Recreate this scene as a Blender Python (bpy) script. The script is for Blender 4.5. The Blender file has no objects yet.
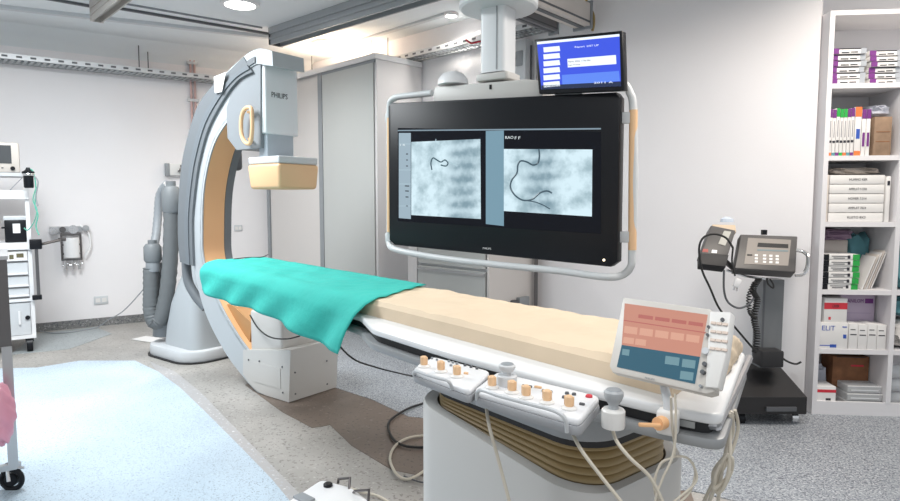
import bpy, bmesh, math, random
from mathutils import Vector, Matrix
random.seed(7)
C = bpy.context.scene.collection
V = Vector
# ------------------------------------------------------------ camera
F, H = 620.0, 1.3
PITCH = math.atan(.08)
cd = bpy.data.cameras.new('camera'); cam = bpy.data.objects.new('camera', cd); C.objects.link(cam)
cam.location = (0, 0, H); cam.rotation_euler = (math.pi/2 - PITCH, 0, 0)
cd.sensor_width = 36; cd.lens = 36*F/900; cd.clip_start = .02; cd.clip_end = 60
bpy.context.scene.camera = cam
cp, sp_ = math.cos(PITCH), math.sin(PITCH)
def ray(u, v):
    x = (u-450)/F; y = -(v-250.5)/F
    return V((x, cp+y*sp_, -sp_+y*cp))
EYE = V((0, 0, H))
def onz(u, v, z):
    r = ray(u, v); return EYE + r*((z-H)/r.z)
def aty(u, v, y):
    r = ray(u, v); return EYE + r*(y/r.y)
def onpl(u, v, p, n):
    r = ray(u, v); n = V(n); return EYE + r*((V(p)-EYE).dot(n)/r.dot(n))
# ------------------------------------------------------------ materials
MATS = {}
def mat(name, col, rough=.5, metal=0, emit=None, strength=1, alpha=None, trans=None, bump=0, bscale=60, vary=0, vscale=8, spec=None, sss=0):
    if name in MATS: return MATS[name]
    m = bpy.data.materials.new(name); m.use_nodes = True; nt = m.node_tree; b = nt.nodes['Principled BSDF']
    b.inputs['Base Color'].default_value = (*col, 1); b.inputs['Roughness'].default_value = rough; b.inputs['Metallic'].default_value = metal
    if spec is not None: b.inputs['Specular IOR Level'].default_value = spec
    if emit: b.inputs['Emission Color'].default_value = (*emit, 1); b.inputs['Emission Strength'].default_value = strength
    if alpha is not None: b.inputs['Alpha'].default_value = alpha
    if trans is not None: b.inputs['Transmission Weight'].default_value = trans
    tc = nt.nodes.new('ShaderNodeTexCoord')
    if vary:
        n = nt.nodes.new('ShaderNodeTexNoise'); n.inputs['Scale'].default_value = vscale; n.inputs['Detail'].default_value = 5
        nt.links.new(tc.outputs['Object'], n.inputs['Vector'])
        r = nt.nodes.new('ShaderNodeValToRGB')
        r.color_ramp.elements[0].color = (*[max(0, c*(1-vary)) for c in col], 1); r.color_ramp.elements[0].position = .3
        r.color_ramp.elements[1].color = (*[min(1, c*(1+vary)) for c in col], 1); r.color_ramp.elements[1].position = .7
        nt.links.new(n.outputs['Fac'], r.inputs['Fac']); nt.links.new(r.outputs['Color'], b.inputs['Base Color'])
    if bump:
        n = nt.nodes.new('ShaderNodeTexNoise'); n.inputs['Scale'].default_value = bscale
        nt.links.new(tc.outputs['Object'], n.inputs['Vector'])
        bp = nt.nodes.new('ShaderNodeBump'); bp.inputs['Strength'].default_value = bump; bp.inputs['Distance'].default_value = .01
        nt.links.new(n.outputs['Fac'], bp.inputs['Height']); nt.links.new(bp.outputs['Normal'], b.inputs['Normal'])
    MATS[name] = m; return m
def speckle(name, base, dark, light, scale=90, amount=.36, patch=.1):
    m = bpy.data.materials.new(name); m.use_nodes = True; nt = m.node_tree; b = nt.nodes['Principled BSDF']; L = nt.links
    b.inputs['Roughness'].default_value = .42
    tc = nt.nodes.new('ShaderNodeTexCoord')
    big = nt.nodes.new('ShaderNodeTexNoise'); big.inputs['Scale'].default_value = 1.7; big.inputs['Detail'].default_value = 6
    L.new(tc.outputs['Object'], big.inputs['Vector'])
    r0 = nt.nodes.new('ShaderNodeValToRGB')
    r0.color_ramp.elements[0].position = .35; r0.color_ramp.elements[0].color = (*[c*(1-patch) for c in base], 1)
    r0.color_ramp.elements[1].position = .65; r0.color_ramp.elements[1].color = (*[min(1, c*(1+patch)) for c in base], 1)
    L.new(big.outputs['Fac'], r0.inputs['Fac'])
    out = r0.outputs['Color']
    for k, (c, sc, th) in enumerate(((dark, scale, amount), (light, scale*.8, amount*.9), (dark, scale*.3, amount*.62))):
        vz = nt.nodes.new('ShaderNodeTexNoise'); vz.inputs['Scale'].default_value = sc; vz.inputs['Detail'].default_value = 2
        mp = nt.nodes.new('ShaderNodeMapping'); mp.inputs['Location'].default_value = (k*7.3, k*3.1, k)
        L.new(tc.outputs['Object'], mp.inputs['Vector']); L.new(mp.outputs['Vector'], vz.inputs['Vector'])
        r = nt.nodes.new('ShaderNodeValToRGB'); r.color_ramp.elements[0].position = th; r.color_ramp.elements[0].color = (1, 1, 1, 1)
        r.color_ramp.elements[1].position = th+.04; r.color_ramp.elements[1].color = (0, 0, 0, 1)
        L.new(vz.outputs['Fac'], r.inputs['Fac'])
        mx = nt.nodes.new('ShaderNodeMix'); mx.data_type = 'RGBA'
        L.new(r.outputs['Color'], mx.inputs['Factor']); L.new(out, mx.inputs['A']); mx.inputs['B'].default_value = (*c, 1)
        out = mx.outputs['Result']
    L.new(out, b.inputs['Base Color']); MATS[name] = m; return m
WALL = mat('painted_plaster', (.86, .84, .85), .75, bump=.05, bscale=90, vary=.015, vscale=1.5)
CEIL = mat('ceiling_paint', (.80, .83, .85), .8)
LINE = mat('dark_line', (.05, .05, .055), .6)
WHITE = mat('white_lacquer', (.82, .82, .83), .35)
LGREY = mat('light_grey_plastic', (.60, .62, .64), .4)
OFFW = mat('offwhite_plastic', (.76, .75, .73), .4)
MGREY = mat('mid_grey_plastic', (.28, .30, .32), .45)
DGREY = mat('dark_grey_plastic', (.10, .105, .115), .45)
BLACK = mat('black_plastic', (.008, .009, .012), .38, spec=.25)
BLACKM = mat('matt_black', (.02, .02, .022), .6)
ORANGE = mat('orange_plastic', (.85, .49, .25), .45)
PEACH = mat('peach_plastic', (.80, .52, .30), .4)
STEEL = mat('brushed_steel', (.55, .55, .56), .32, 1)
DSTEEL = mat('dark_steel', (.18, .17, .17), .35, 1)
GALV = mat('galvanised_metal', (.55, .57, .58), .45, .7, vary=.12, vscale=30)
CHROME = mat('chrome', (.75, .75, .76), .15, 1)
TUBE = mat('grey_painted_tube', (.62, .64, .65), .35)
CABB = mat('beige_laminate', (.66, .63, .61), .45)
CABG = mat('grey_laminate', (.50, .515, .505), .4)
CABS = mat('light_laminate', (.66, .645, .65), .45)
TEAL = mat('teal_cloth', (.035, .48, .415), .85, bump=.25, bscale=35, vary=.05, vscale=6)
SHEET = mat('cream_sheet', (.70, .57, .42), .85, vary=.04, vscale=5)
BELLOW = mat('bronze_bellows', (.36, .26, .125), .45)
RUBBER = mat('rubber_hose', (.15, .16, .165), .55)
PINKB = mat('pink_plastic_bag', (.80, .34, .44), .3, alpha=.88)
CABLEW = mat('cream_cable', (.62, .57, .48), .5)
CABLEB = mat('black_cable', (.015, .015, .015), .5)
GREEN = mat('green_tubing', (.10, .45, .33), .4)
PURPLE = mat('purple_card', (.16, .03, .20), .5)
WCARD = mat('white_card', (.75, .74, .73), .6)
BCARD = mat('brown_card', (.23, .10, .045), .8, vary=.2, vscale=20)
BLUEC = mat('blue_print', (.03, .09, .42), .5)
REDC = mat('red_print', (.6, .03, .05), .5)
GREENC = mat('green_print', (.02, .35, .06), .5)
ORC = mat('orange_print', (.75, .18, .05), .5)
LILAC = mat('lilac_card', (.48, .40, .52), .6)
CREAMC = mat('cream_card', (.66, .60, .55), .7)
INK = mat('ink', (.02, .02, .03), .6)
GLASSY = mat('clear_plastic', (.80, .83, .85), .15, alpha=.45)
BAGL = mat('plastic_wrap', (.50, .52, .60), .3, alpha=.75)
TEALD = mat('folded_teal_fabric', (.10, .26, .30), .9)
PURPD = mat('mauve_plastic_bag', (.22, .15, .22), .5)
SCREED = speckle('concrete_screed', (.355, .34, .32), (.22, .205, .19), (.46, .45, .43), 60, .36, .18)
SHADOWS = speckle('shadow_screed', (.17, .13, .105), (.10, .08, .065), (.24, .20, .17), 50, .34, .2)  # concrete colour browned and darkened to paint in the table's shadow
TERR = speckle('grey_terrazzo_vinyl', (.31, .335, .365), (.13, .14, .17), (.52, .54, .56), 120, .43, .06)
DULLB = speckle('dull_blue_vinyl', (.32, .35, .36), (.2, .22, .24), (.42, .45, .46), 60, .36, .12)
BLUEF = speckle('pale_blue_vinyl', (.50, .60, .69), (.26, .32, .38), (.58, .68, .76), 150, .365, .08)
PALEF = speckle('pale_strip', (.42, .41, .41), (.45, .47, .5), (.7, .7, .7), 60, .35, .05)
def xray(name, seed, xd, xc, hw):
    m = bpy.data.materials.new(name); m.use_nodes = True; nt = m.node_tree; L = nt.links
    b = nt.nodes['Principled BSDF']; b.inputs['Base Color'].default_value = (0, 0, 0, 1); b.inputs['Roughness'].default_value = .3
    tc = nt.nodes.new('ShaderNodeTexCoord'); mp = nt.nodes.new('ShaderNodeMapping'); mp.inputs['Location'].default_value = (seed, seed*2, 0)
    n = nt.nodes.new('ShaderNodeTexNoise'); n.inputs['Scale'].default_value = 11; n.inputs['Detail'].default_value = 6; n.inputs['Roughness'].default_value = .6
    L.new(tc.outputs['Object'], mp.inputs['Vector']); L.new(mp.outputs['Vector'], n.inputs['Vector'])
    r = nt.nodes.new('ShaderNodeValToRGB'); r.color_ramp.elements[0].position = .33; r.color_ramp.elements[0].color = (.36, .50, .56, 1)
    r.color_ramp.elements[1].position = .58; r.color_ramp.elements[1].color = (.68, .86, .94, 1)
    L.new(n.outputs['Fac'], r.inputs['Fac'])
    def M(op, a, b_=None, c=None):
        k = nt.nodes.new('ShaderNodeMath'); k.operation = op
        for i, x in enumerate((a, b_, c)):
            if x is None: continue
            if isinstance(x, (int, float)): k.inputs[i].default_value = x
            else: L.new(x, k.inputs[i])
        return k.outputs[0]
    dt_ = nt.nodes.new('ShaderNodeVectorMath'); dt_.operation = 'DOT_PRODUCT'; dt_.inputs[1].default_value = tuple(xd); L.new(tc.outputs['Object'], dt_.inputs[0])
    sx_ = nt.nodes.new('ShaderNodeSeparateXYZ'); L.new(tc.outputs['Object'], sx_.inputs[0])
    wob = M('MULTIPLY', n.outputs['Fac'], .08)
    d = M('DIVIDE', M('ABSOLUTE', M('SUBTRACT', M('ADD', dt_.outputs['Value'], wob), xc+.04)), hw)
    band = M('SUBTRACT', 1.0, M('SMOOTH_MIN', M('MAXIMUM', M('SUBTRACT', d, .55), 0), 1.0, .3)); band = M('MAXIMUM', band, 0)
    discs = M('ADD', .72, M('MULTIPLY', M('SINE', M('MULTIPLY', sx_.outputs['Z'], 95.0)), .28))
    n2 = nt.nodes.new('ShaderNodeTexNoise'); n2.inputs['Scale'].default_value = 38; L.new(mp.outputs['Vector'], n2.inputs['Vector'])
    amt = M('MULTIPLY', M('MULTIPLY', band, discs), M('ADD', .25, n2.outputs['Fac']))
    mx = nt.nodes.new('ShaderNodeMix'); mx.data_type = 'RGBA'; L.new(M('MINIMUM', M('MULTIPLY', amt, 1.0), .8), mx.inputs['Factor']); L.new(r.outputs['Color'], mx.inputs['A']); mx.inputs['B'].default_value = (.14, .24, .30, 1)
    L.new(mx.outputs['Result'], b.inputs['Emission Color']); b.inputs['Emission Strength'].default_value = .78
    return m
def glow(name, col, s=1): return mat(name, (0, 0, 0), .3, emit=col, strength=s)
# ------------------------------------------------------------ mesh building
WM = {}   # world matrices of roots
def root_matrix(o):
    while o.parent: o = o.parent
    return WM.get(o.name, Matrix.Identity(4))
class MB:
    def __init__(self, m=None):
        self.bm = bmesh.new(); self.m = m or Matrix.Identity(4); self.mats = []; self.mi = 0
    def use(self, material):
        if material not in self.mats: self.mats.append(material)
        self.mi = self.mats.index(material); return self
    def _merge(self, tmp):
        for f in tmp.faces: f.material_index = self.mi
        me = bpy.data.meshes.new('tmp'); tmp.to_mesh(me); tmp.free()
        self.bm.from_mesh(me); bpy.data.meshes.remove(me); return self
    def box(self, c, s, rz=0, bevel=0, seg=2, rot=None, taper=None):
        t = bmesh.new(); bmesh.ops.create_cube(t, size=1)
        for v in t.verts:
            if taper and v.co.z < 0: v.co.x *= taper; v.co.y *= taper
            v.co = V((v.co.x*s[0], v.co.y*s[1], v.co.z*s[2]))
        if bevel: bmesh.ops.bevel(t, geom=list(t.edges), offset=bevel, segments=seg, profile=.5, affect='EDGES', clamp_overlap=True)
        M = Matrix.Translation(V(c)) @ (rot if rot is not None else Matrix.Rotation(rz, 4, 'Z'))
        bmesh.ops.transform(t, matrix=M, verts=t.verts); return self._merge(t)
    def lo(self, a, b, **k):
        a, b = V(a), V(b); return self.box((a+b)/2, [abs(x) for x in (b-a)], **k)
    def prism(self, poly, z0, z1, bevel=0, seg=2):
        """poly in xy; z0,z1 numbers or per-vertex lists"""
        t = bmesh.new(); n = len(poly)
        g = lambda z, i: z[i] if isinstance(z, (list, tuple)) else z
        lo = [t.verts.new((p[0], p[1], g(z0, i))) for i, p in enumerate(poly)]
        hi = [t.verts.new((p[0], p[1], g(z1, i))) for i, p in enumerate(poly)]
        t.faces.new(lo[::-1]); t.faces.new(hi)
        for i in range(n): t.faces.new((lo[i], lo[(i+1) % n], hi[(i+1) % n], hi[i]))
        bmesh.ops.recalc_face_normals(t, faces=t.faces)
        if bevel:
            es = [e for e in t.edges if e.verts[0] in hi and e.verts[1] in hi or e.verts[0] in lo and e.verts[1] in lo]
            bmesh.ops.bevel(t, geom=es, offset=bevel, segments=seg, profile=.5, affect='EDGES', clamp_overlap=True)
        return self._merge(t)
    def solid(self, a, b):
        """two matching 3D rings joined and capped"""
        t = bmesh.new(); n = len(a)
        A = [t.verts.new(V(p)) for p in a]; B = [t.verts.new(V(p)) for p in b]
        t.faces.new(A[::-1]); t.faces.new(B)
        for i in range(n): t.faces.new((A[i], A[(i+1) % n], B[(i+1) % n], B[i]))
        bmesh.ops.recalc_face_normals(t, faces=t.faces); return self._merge(t)
    def strip(self, rows, close=False):
        """grid of 3D points"""
        t = bmesh.new(); R = [[t.verts.new(V(p)) for p in r] for r in rows]
        for i in range(len(R)-1):
            n = len(R[i])
            for j in range(n if close else n-1):
                k = (j+1) % n; t.faces.new((R[i][j], R[i][k], R[i+1][k], R[i+1][j]))
        return self._merge(t)
    def tube(self, pts, r, seg=8, cyclic=False):
        pts = [V(p) for p in pts]; rows = []; up = V((0, 0, 1)); n = len(pts)
        rr = r if isinstance(r, (list, tuple)) else [r]*n
        prev = None
        for i, p in enumerate(pts):
            if cyclic: d = pts[(i+1) % n] - pts[i-1]
            else: d = pts[min(i+1, n-1)] - pts[max(i-1, 0)]
            if d.length < 1e-9: d = V((0, 0, 1))
            d.normalize()
            if prev is None:
                a = d.cross(up)
                if a.length < .05: a = d.cross(V((1, 0, 0)))
            else: a = prev - d*prev.dot(d)
            a.normalize(); prev = a; b = d.cross(a)
            rows.append([p + (a*math.cos(2*math.pi*k/seg) + b*math.sin(2*math.pi*k/seg))*rr[i] for k in range(seg)])
        t = bmesh.new(); R = [[t.verts.new(q) for q in row] for row in rows]
        for i in range(n if cyclic else n-1):
            j = (i+1) % n
            for k in range(seg): t.faces.new((R[i][k], R[i][(k+1) % seg], R[j][(k+1) % seg], R[j][k]))
        if not cyclic: t.faces.new(R[0]); t.faces.new(R[-1][::-1])
        bmesh.ops.recalc_face_normals(t, faces=t.faces); return self._merge(t)
    def cyl(self, a, b, r, r2=None, seg=20):
        return self.tube([a, b], [r, r2 if r2 is not None else r], seg)
    def lathe(self, prof, c=(0, 0, 0), seg=24, rot=None):
        c = V(c); rows = []; rot = rot or Matrix.Identity(4)
        for r, z in prof: rows.append([c + (rot @ V((r*math.cos(2*math.pi*k/seg), r*math.sin(2*math.pi*k/seg), z))) for k in range(seg)])
        t = bmesh.new(); R = [[t.verts.new(q) for q in row] for row in rows]
        for i in range(len(R)-1):
            for k in range(seg): t.faces.new((R[i][k], R[i][(k+1) % seg], R[i+1][(k+1) % seg], R[i+1][k]))
        t.faces.new(R[0][::-1]); t.faces.new(R[-1])
        bmesh.ops.recalc_face_normals(t, faces=t.faces); return self._merge(t)
    def build(self, name, material, parent=None, angle=35):
        me = bpy.data.meshes.new(name)
        self.bm.transform(self.m)
        if parent is not None: off = root_matrix(parent).inverted(); self.bm.transform(off)
        o = bpy.data.objects.new(name, me); C.objects.link(o)
        if parent is None:
            vs = [v.co for v in self.bm.verts]
            lo = V([min(v[i] for v in vs) for i in range(3)]); hi = V([max(v[i] for v in vs) for i in range(3)])
            c = V(((lo.x+hi.x)/2, (lo.y+hi.y)/2, lo.z)); self.bm.transform(Matrix.Translation(-c)); o.location = c
            WM[o.name] = Matrix.Translation(c)
        else: o.parent = parent
        self.bm.to_mesh(me); self.bm.free()
        for mm in (self.mats or [material]): me.materials.append(mm)
        for p in me.polygons: p.use_smooth = True
        me.set_sharp_from_angle(angle=math.radians(angle))
        return o
def tag(o, label, cat, group=None, kind=None):
    o['label'] = label; o['category'] = cat
    if group: o['group'] = group
    if kind: o['kind'] = kind
    return o
def thing(name, label, cat, loc, group=None, rz=0):
    o = bpy.data.objects.new(name, None); C.objects.link(o); o.location = loc; o.rotation_euler = (0, 0, rz); o.empty_display_size = .1
    WM[o.name] = Matrix.Translation(V(loc)) @ Matrix.Rotation(rz, 4, 'Z')
    return tag(o, label, cat, group)
def struct(o): o['kind'] = 'structure'; return o
def dup(src, loc, rz=None, label=None):
    r = src.copy(); C.objects.link(r); r.location = loc
    if rz is not None: r.rotation_euler = (0, 0, rz)
    if label: r['label'] = label
    def rec(a, b):
        for ch in list(a.children):
            c = ch.copy(); C.objects.link(c); c.parent = b; rec(ch, c)
    rec(src, r); return r
def spline(pts, n=8, cyclic=False):
    P = [V(p) for p in pts]; out = []; N = len(P)
    g = (lambda i: P[i % N]) if cyclic else (lambda i: P[max(0, min(N-1, i))])
    for i in range(N if cyclic else N-1):
        p0, p1, p2, p3 = g(i-1), g(i), g(i+1), g(i+2)
        for k in range(n):
            t = k/n
            out.append(.5*((2*p1)+(p2-p0)*t+(2*p0-5*p1+4*p2-p3)*t*t+(3*p1-p0-3*p2+p3)*t**3))
    if not cyclic: out.append(P[-1])
    return out
def frame(o, x, z=(0, 0, 1)):
    """matrix with local x along x, local z near z"""
    x = V(x).normalized(); z = V(z); y = z.cross(x).normalized(); z = x.cross(y)
    return Matrix(((x.x, y.x, z.x, o[0]), (x.y, y.y, z.y, o[1]), (x.z, y.z, z.z, o[2]), (0, 0, 0, 1)))
def text_mb(body, mb, P, X, Y, width, height=None, N=None, lift=.0008):
    """lay text meshes into mb: P is lower left, X/Y unit axes"""
    cu = bpy.data.curves.new('t', 'FONT'); cu.body = body; cu.size = 1; cu.extrude = 0; cu.resolution_u = 2
    ob = bpy.data.objects.new('t', cu); C.objects.link(ob)
    me = bpy.data.meshes.new_from_object(ob.evaluated_get(bpy.context.evaluated_depsgraph_get()))
    bpy.data.objects.remove(ob); bpy.data.curves.remove(cu)
    if not len(me.vertices): return
    xs = [v.co.x for v in me.vertices]; ys = [v.co.y for v in me.vertices]
    x0, x1, y0, y1 = min(xs), max(xs), min(ys), max(ys)
    s = width/(x1-x0); sy = height/(y1-y0) if height else s
    X = V(X).normalized(); Y = V(Y).normalized(); N = X.cross(Y) if N is None else V(N)
    for v in me.vertices: v.co = V(P) + X*((v.co.x-x0)*s) + Y*((v.co.y-y0)*sy) + N*lift
    t = bmesh.new(); t.from_mesh(me); bpy.data.meshes.remove(me)
    ex = bmesh.ops.extrude_face_region(t, geom=list(t.faces))
    for g in ex['geom']:
        if isinstance(g, bmesh.types.BMVert): g.co += N*.0004
    mb._merge(t)
def rring(w, d, r, n=5):
    """rounded rectangle outline centred at 0"""
    out = []
    for cx, cy, a0 in ((w/2-r, d/2-r, 0), (-w/2+r, d/2-r, 90), (-w/2+r, -d/2+r, 180), (w/2-r, -d/2+r, 270)):
        for k in range(n+1):
            a = math.radians(a0 + 90*k/n); out.append((cx+r*math.cos(a), cy+r*math.sin(a)))
    return out
def round_poly(poly, r, n=4):
    out = []; N = len(poly)
    for i in range(N):
        p, a, b = V(poly[i]).to_2d(), V(poly[i-1]).to_2d(), V(poly[(i+1) % N]).to_2d()
        da, db = (a-p).normalized(), (b-p).normalized()
        A, B = p+da*r, p+db*r
        for k in range(n+1):
            t = k/n; out.append(tuple(A*(1-t)**2 + p*2*t*(1-t) + B*t*t))
    return out

# ============================================================ SETTING
ZC = 2.95
# wall polylines (floor plan)
WL0, WL1 = V((-6.4, 4.594)), V((-1.985, 7.485+.2))
LA, LD = V((-4.1, 6.1)), V((.84, .55))
def LW(t): p = LA + LD*t; return p
SUMB = 5.95
tc_ = (SUMB - (LA.x+LA.y))/(LD.x+LD.y)
CORNER = LW(tc_)
def wall_mb(pts, z0, z1, th=.12):
    mb = MB(); n = len(pts)
    outer = []
    for i, p in enumerate(pts):
        a = pts[max(i-1, 0)]; b = pts[min(i+1, n-1)]; d = (V(b)-V(a)).normalized(); nn = V((-d.y, d.x))
        outer.append(V(p)+nn*th)
    for i in range(n-1):
        q = [pts[i], pts[i+1], outer[i+1], outer[i]]
        mb.prism([tuple(x) for x in q], z0, z1)
    bmesh.ops.remove_doubles(mb.bm, verts=mb.bm.verts, dist=1e-5)
    return mb
WLp = [tuple(LW(-3.2)), tuple(CORNER)]
WBp = [tuple(CORNER), (1.12, 4.83)]
WRp = [(1.12, 4.83), (2.185, 3.745), (2.21, 4.12), (3.4, 3.99), (4.6, 3.86)]
struct(wall_mb(WLp, 0, ZC+.1).build('wall_left', WALL))
struct(wall_mb(WBp, 0, ZC+.1).build('wall_back', WALL))
struct(wall_mb(WRp, 0, ZC+.1).build('wall_right', WALL))
struct(MB().lo((-7, -1, ZC), (5, 9, ZC+.1)).build('ceiling', CEIL))
# floor: one mesh, patches are floor coverings, plus a brown strip painting the table's shadow
fl = MB(); fl.use(SCREED).lo((-7, -1.5, -.06), (5, 9, 0))
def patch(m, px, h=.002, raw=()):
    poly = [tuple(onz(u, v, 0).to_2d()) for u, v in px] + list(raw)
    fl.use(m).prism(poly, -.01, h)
patch(BLUEF, [(-120, 372), (37, 368), (80, 361), (135, 361), (158, 372), (180, 388), (205, 412), (240, 447), (272, 480), (305, 520), (335, 580), (340, 700), (-400, 700)], .004)
patch(PALEF, [(150, 362), (175, 372), (200, 392), (232, 425), (268, 462), (310, 505), (340, 560), (300, 560), (240, 470), (170, 392)], .003)
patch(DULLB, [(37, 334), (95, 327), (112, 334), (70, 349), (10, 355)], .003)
patch(TERR, [(335, 388), (372, 400), (408, 417), (430, 419), (520, 440), (640, 492), (690, 491), (760, 507), (1000, 540), (1050, 380), (700, 320), (330, 330)], .004)
patch(SHADOWS, [(245, 385), (282, 412), (312, 428), (330, 425), (352, 446), (392, 470), (430, 478), (560, 530), (700, 520), (690, 490), (640, 490), (520, 438), (430, 418), (335, 387), (300, 370)], .002)
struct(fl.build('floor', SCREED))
def skirt(pts, name, m, a=0):
    mb = wall_mb([tuple(p) for p in pts], 0, .085, -.014); return struct(mb.build(name, m))
SK = speckle('vinyl_coving', (.20, .20, .20), (.09, .1, .11), (.34, .34, .34), 70, .4, .08)
skirt([LW(-3.2), CORNER], 'baseboard_left', SK); skirt([CORNER, WBp[1]], 'baseboard_back', SK); skirt(WRp[:2], 'baseboard_right', SK)
# ceiling trims: thin dark tracks and lighter cove strips
def ceil_strip(a, b, w, h, name, m, z=None):
    z = z or ZC
    p, q = onz(*a, z), onz(*b, z); d = (q-p); L = d.length
    return struct(MB(frame((p+q)/2, d)).box((0, 0, -h/2), (L, w, h)).build(name, m))
ceil_strip((40, -4), (96, 6), .03, .02, 'trim_1', DGREY)
ceil_strip((118, 7), (287, 36), .03, .02, 'trim_2', DGREY)
ceil_strip((120, 2), (262, 27), .015, .015, 'trim_3', MGREY)
ceil_strip((-10, 4), (272, 36), .06, .03, 'trim_4', LGREY)
ceil_strip((335, 47), (446, 13), .05, .02, 'trim_5', LGREY)
# cove moulding where the left wall meets the ceiling
nL = V((-LD.y, LD.x, 0)).normalized()*-1
cv = []
for t in (-3.2, tc_):
    p = LW(t).to_3d(); cv.append([p + nL*x + V((0, 0, ZC-.0+z)) for x, z in ((0.001, -.30+.12), (.03, -.12), (.08, -.06), (.16, -.02), (.20, -.001), (0.001, -.001))])
struct(MB().solid(cv[0], cv[1]).build('trim_6', CEIL))

# ============================================================ LIGHT FITTINGS
LAMP = glow('lamp_glow', (1, .97, .92), 9)
DIML = glow('lamp_glow_soft', (1, .98, .96), 5)
def downlight(u, v, r, label, g=LAMP, name='ceiling_light'):
    p = onz(u, v, ZC); t = thing(name, label, 'ceiling light', p, 'round ceiling downlights')
    MB().lathe([(r*1.0, 0), (r*1.0, -.03), (r*1.25, -.025), (r*1.3, 0)], p).build('rim', WHITE, t)
    MB().lathe([(.001, -.004), (r*.97, -.004), (r*.97, -.02), (.001, -.026)], p).build('diffuser', g, t)
    return p
downlight(240, 2, .125, 'round ceiling downlight at the top edge between the two ceiling rails')
downlight(330, 43, .15, 'wide round warm downlight above the tall wardrobe', DIML)
downlight(451, 13, .05, 'small round downlight just left of the monitor crane column', LAMP)

# ============================================================ CEILING RAILS
def beam(name, p, q, w, h, m, label, cat='ceiling rail', group=None, prof=None, endcap=None):
    p, q = V(p), V(q); d = q-p; M = frame(p, d); L = d.length
    loc = ((p+q)/2); t = thing(name, label, cat, (loc.x, loc.y, loc.z), group)
    a = MB(M); a.lo((0, -w/2, h*.62), (L, w/2, h)); a.lo((0, -w/2*.82, 0), (L, -w/2*.60, h*.62)); a.lo((0, w/2*.60, 0), (L, w/2*.82, h*.62)); a.lo((0, -w/2, h*.30), (L, w/2, h*.42))
    a.build('profile', m, t)
    MB(M).lo((-.008, -w/2, 0.0), (-.0005, w/2, h)).build('end_cap', endcap or m, t)
    return t
RAILM = mat('grey_aluminium', (.42, .44, .46), .4, .5)
RAILB = mat('beige_aluminium', (.50, .47, .44), .45, .2)
zr = 2.79
beam('ceiling_rail', onz(276, 46, zr), onz(276, 46, zr) + V((1.62, -1.45, 0))*2.6, .15, ZC-zr-.002, RAILM, 'long grey ceiling rail running over the tall C-shaped x-ray arm to the monitor crane', group=None, endcap=DGREY)
beam('ceiling_rail', onz(97, 22, zr), onz(97, 22, zr) + V((.59, -.63, 0))*4, .10, ZC-zr-.002, RAILB, 'short beige-grey ceiling rail end at the upper left of the room', endcap=RAILB)

# ============================================================ WALL THINGS LEFT
def onL(u, v, off=0):   # on the left wall, 'off' metres in front
    p = onpl(u, v, (LA.x+nL.x*off, LA.y+nL.y*off, 0), nL); return p
NB = V((-1, -1, 0)).normalized()
def onB(u, v, off=0):
    p0 = V((SUMB/2, SUMB/2, 0)) + NB*off; return onpl(u, v, p0, NB)
def tray(name, a, b, nrm, w, label, slots, fh=.048):
    """perforated cable tray running a->b along a wall, nrm is the direction out of the wall"""
    a, b = V(a), V(b); d = (b-a); d.z = 0; L = d.length; M = frame(a, d)
    if (M.to_3x3() @ V((0, 1, 0))).dot(nrm) < 0: sgn = -1
    else: sgn = 1
    loc = (a+b)/2; t = thing(name, label, 'cable tray', loc)
    mb = MB(M); n = int(L/.05)
    for i in range(n):    # bottom as slanted bars
        x = i*L/n
        mb.solid([V((x, sgn*.01, 0)), V((x+.026, sgn*.01, 0)), V((x+.066, sgn*w, 0)), V((x+.04, sgn*w, 0))], [V((x, sgn*.01, .003)), V((x+.026, sgn*.01, .003)), V((x+.066, sgn*w, .003)), V((x+.04, sgn*w, .003))])
    mb.lo((0, sgn*.01, 0), (L, sgn*.03, .004)); mb.lo((0, sgn*(w-.02), 0), (L, sgn*w, .004)); mb.lo((0, sgn*w*.5, 0), (L, sgn*(w*.5+.012), .004))
    mb.build('perforated_base', GALV, t)
    f = MB(M); f.use(GALV2).lo((0, sgn*w, 0), (L, sgn*(w+.003), fh)); f.lo((0, sgn*.004, 0), (L, sgn*.007, fh))
    s = f.use(DGREY); k = int(L/.11)
    for i in range(k): s.lo((i*.11+.03, sgn*(w+.0025), .016), (i*.11+.075, sgn*(w+.0042), .034))
    f.build('slotted_flange', GALV2, t)
    c = MB(M)    # cables lying in the tray
    for q in range(4):
        pts = [V((L*i/14, sgn*(w*.25+q*w*.15+random.uniform(-.012, .012)), .016+.006*(q % 2))) for i in range(15)]
        c.tube(spline(pts, 3), .008, 6)
    c.build('cables', MGREY, t); return t
GALV2 = mat('bright_galvanised', (.66, .67, .68), .4, .3)
pa, pb = onL(-60, 66), onL(246, 76); pa.z = 2.60; pb.z = 2.64
tray('cable_tray', pa, pb, nL, .27, 'long perforated metal cable tray along the left wall', True)
pa, pb = onB(397, 70), onB(556, 40); pa.z = pb.z = 2.665
tray('cable_tray', pa, pb, NB, .2, 'perforated metal cable tray on the back wall behind the monitor crane', True)
rods = [(onL(139, 60, .1), 'thin threaded rod above the left cable tray, the left one of its pair'), (onL(148, 60, .05), 'thin threaded rod above the left cable tray, the right one of its pair'),
        (onB(372, 60, .16), 'thin rod above the wardrobe top, the left one near the back cable tray'), (onB(388, 60, .10), 'thin rod hanging just left of the back cable tray end'),
        (onB(312, 70, .2), 'thin rod hanging over the left wardrobe door, the right one of its pair'), (onB(296, 70, .2), 'thin rod hanging over the left wardrobe door beside the x-ray head')]
for p, lb in rods:
    tag(MB().cyl((p.x, p.y, 2.66), (p.x, p.y, ZC), .005, seg=6).build('hanger_rod', DGREY), lb, 'hanger rod')
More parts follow.
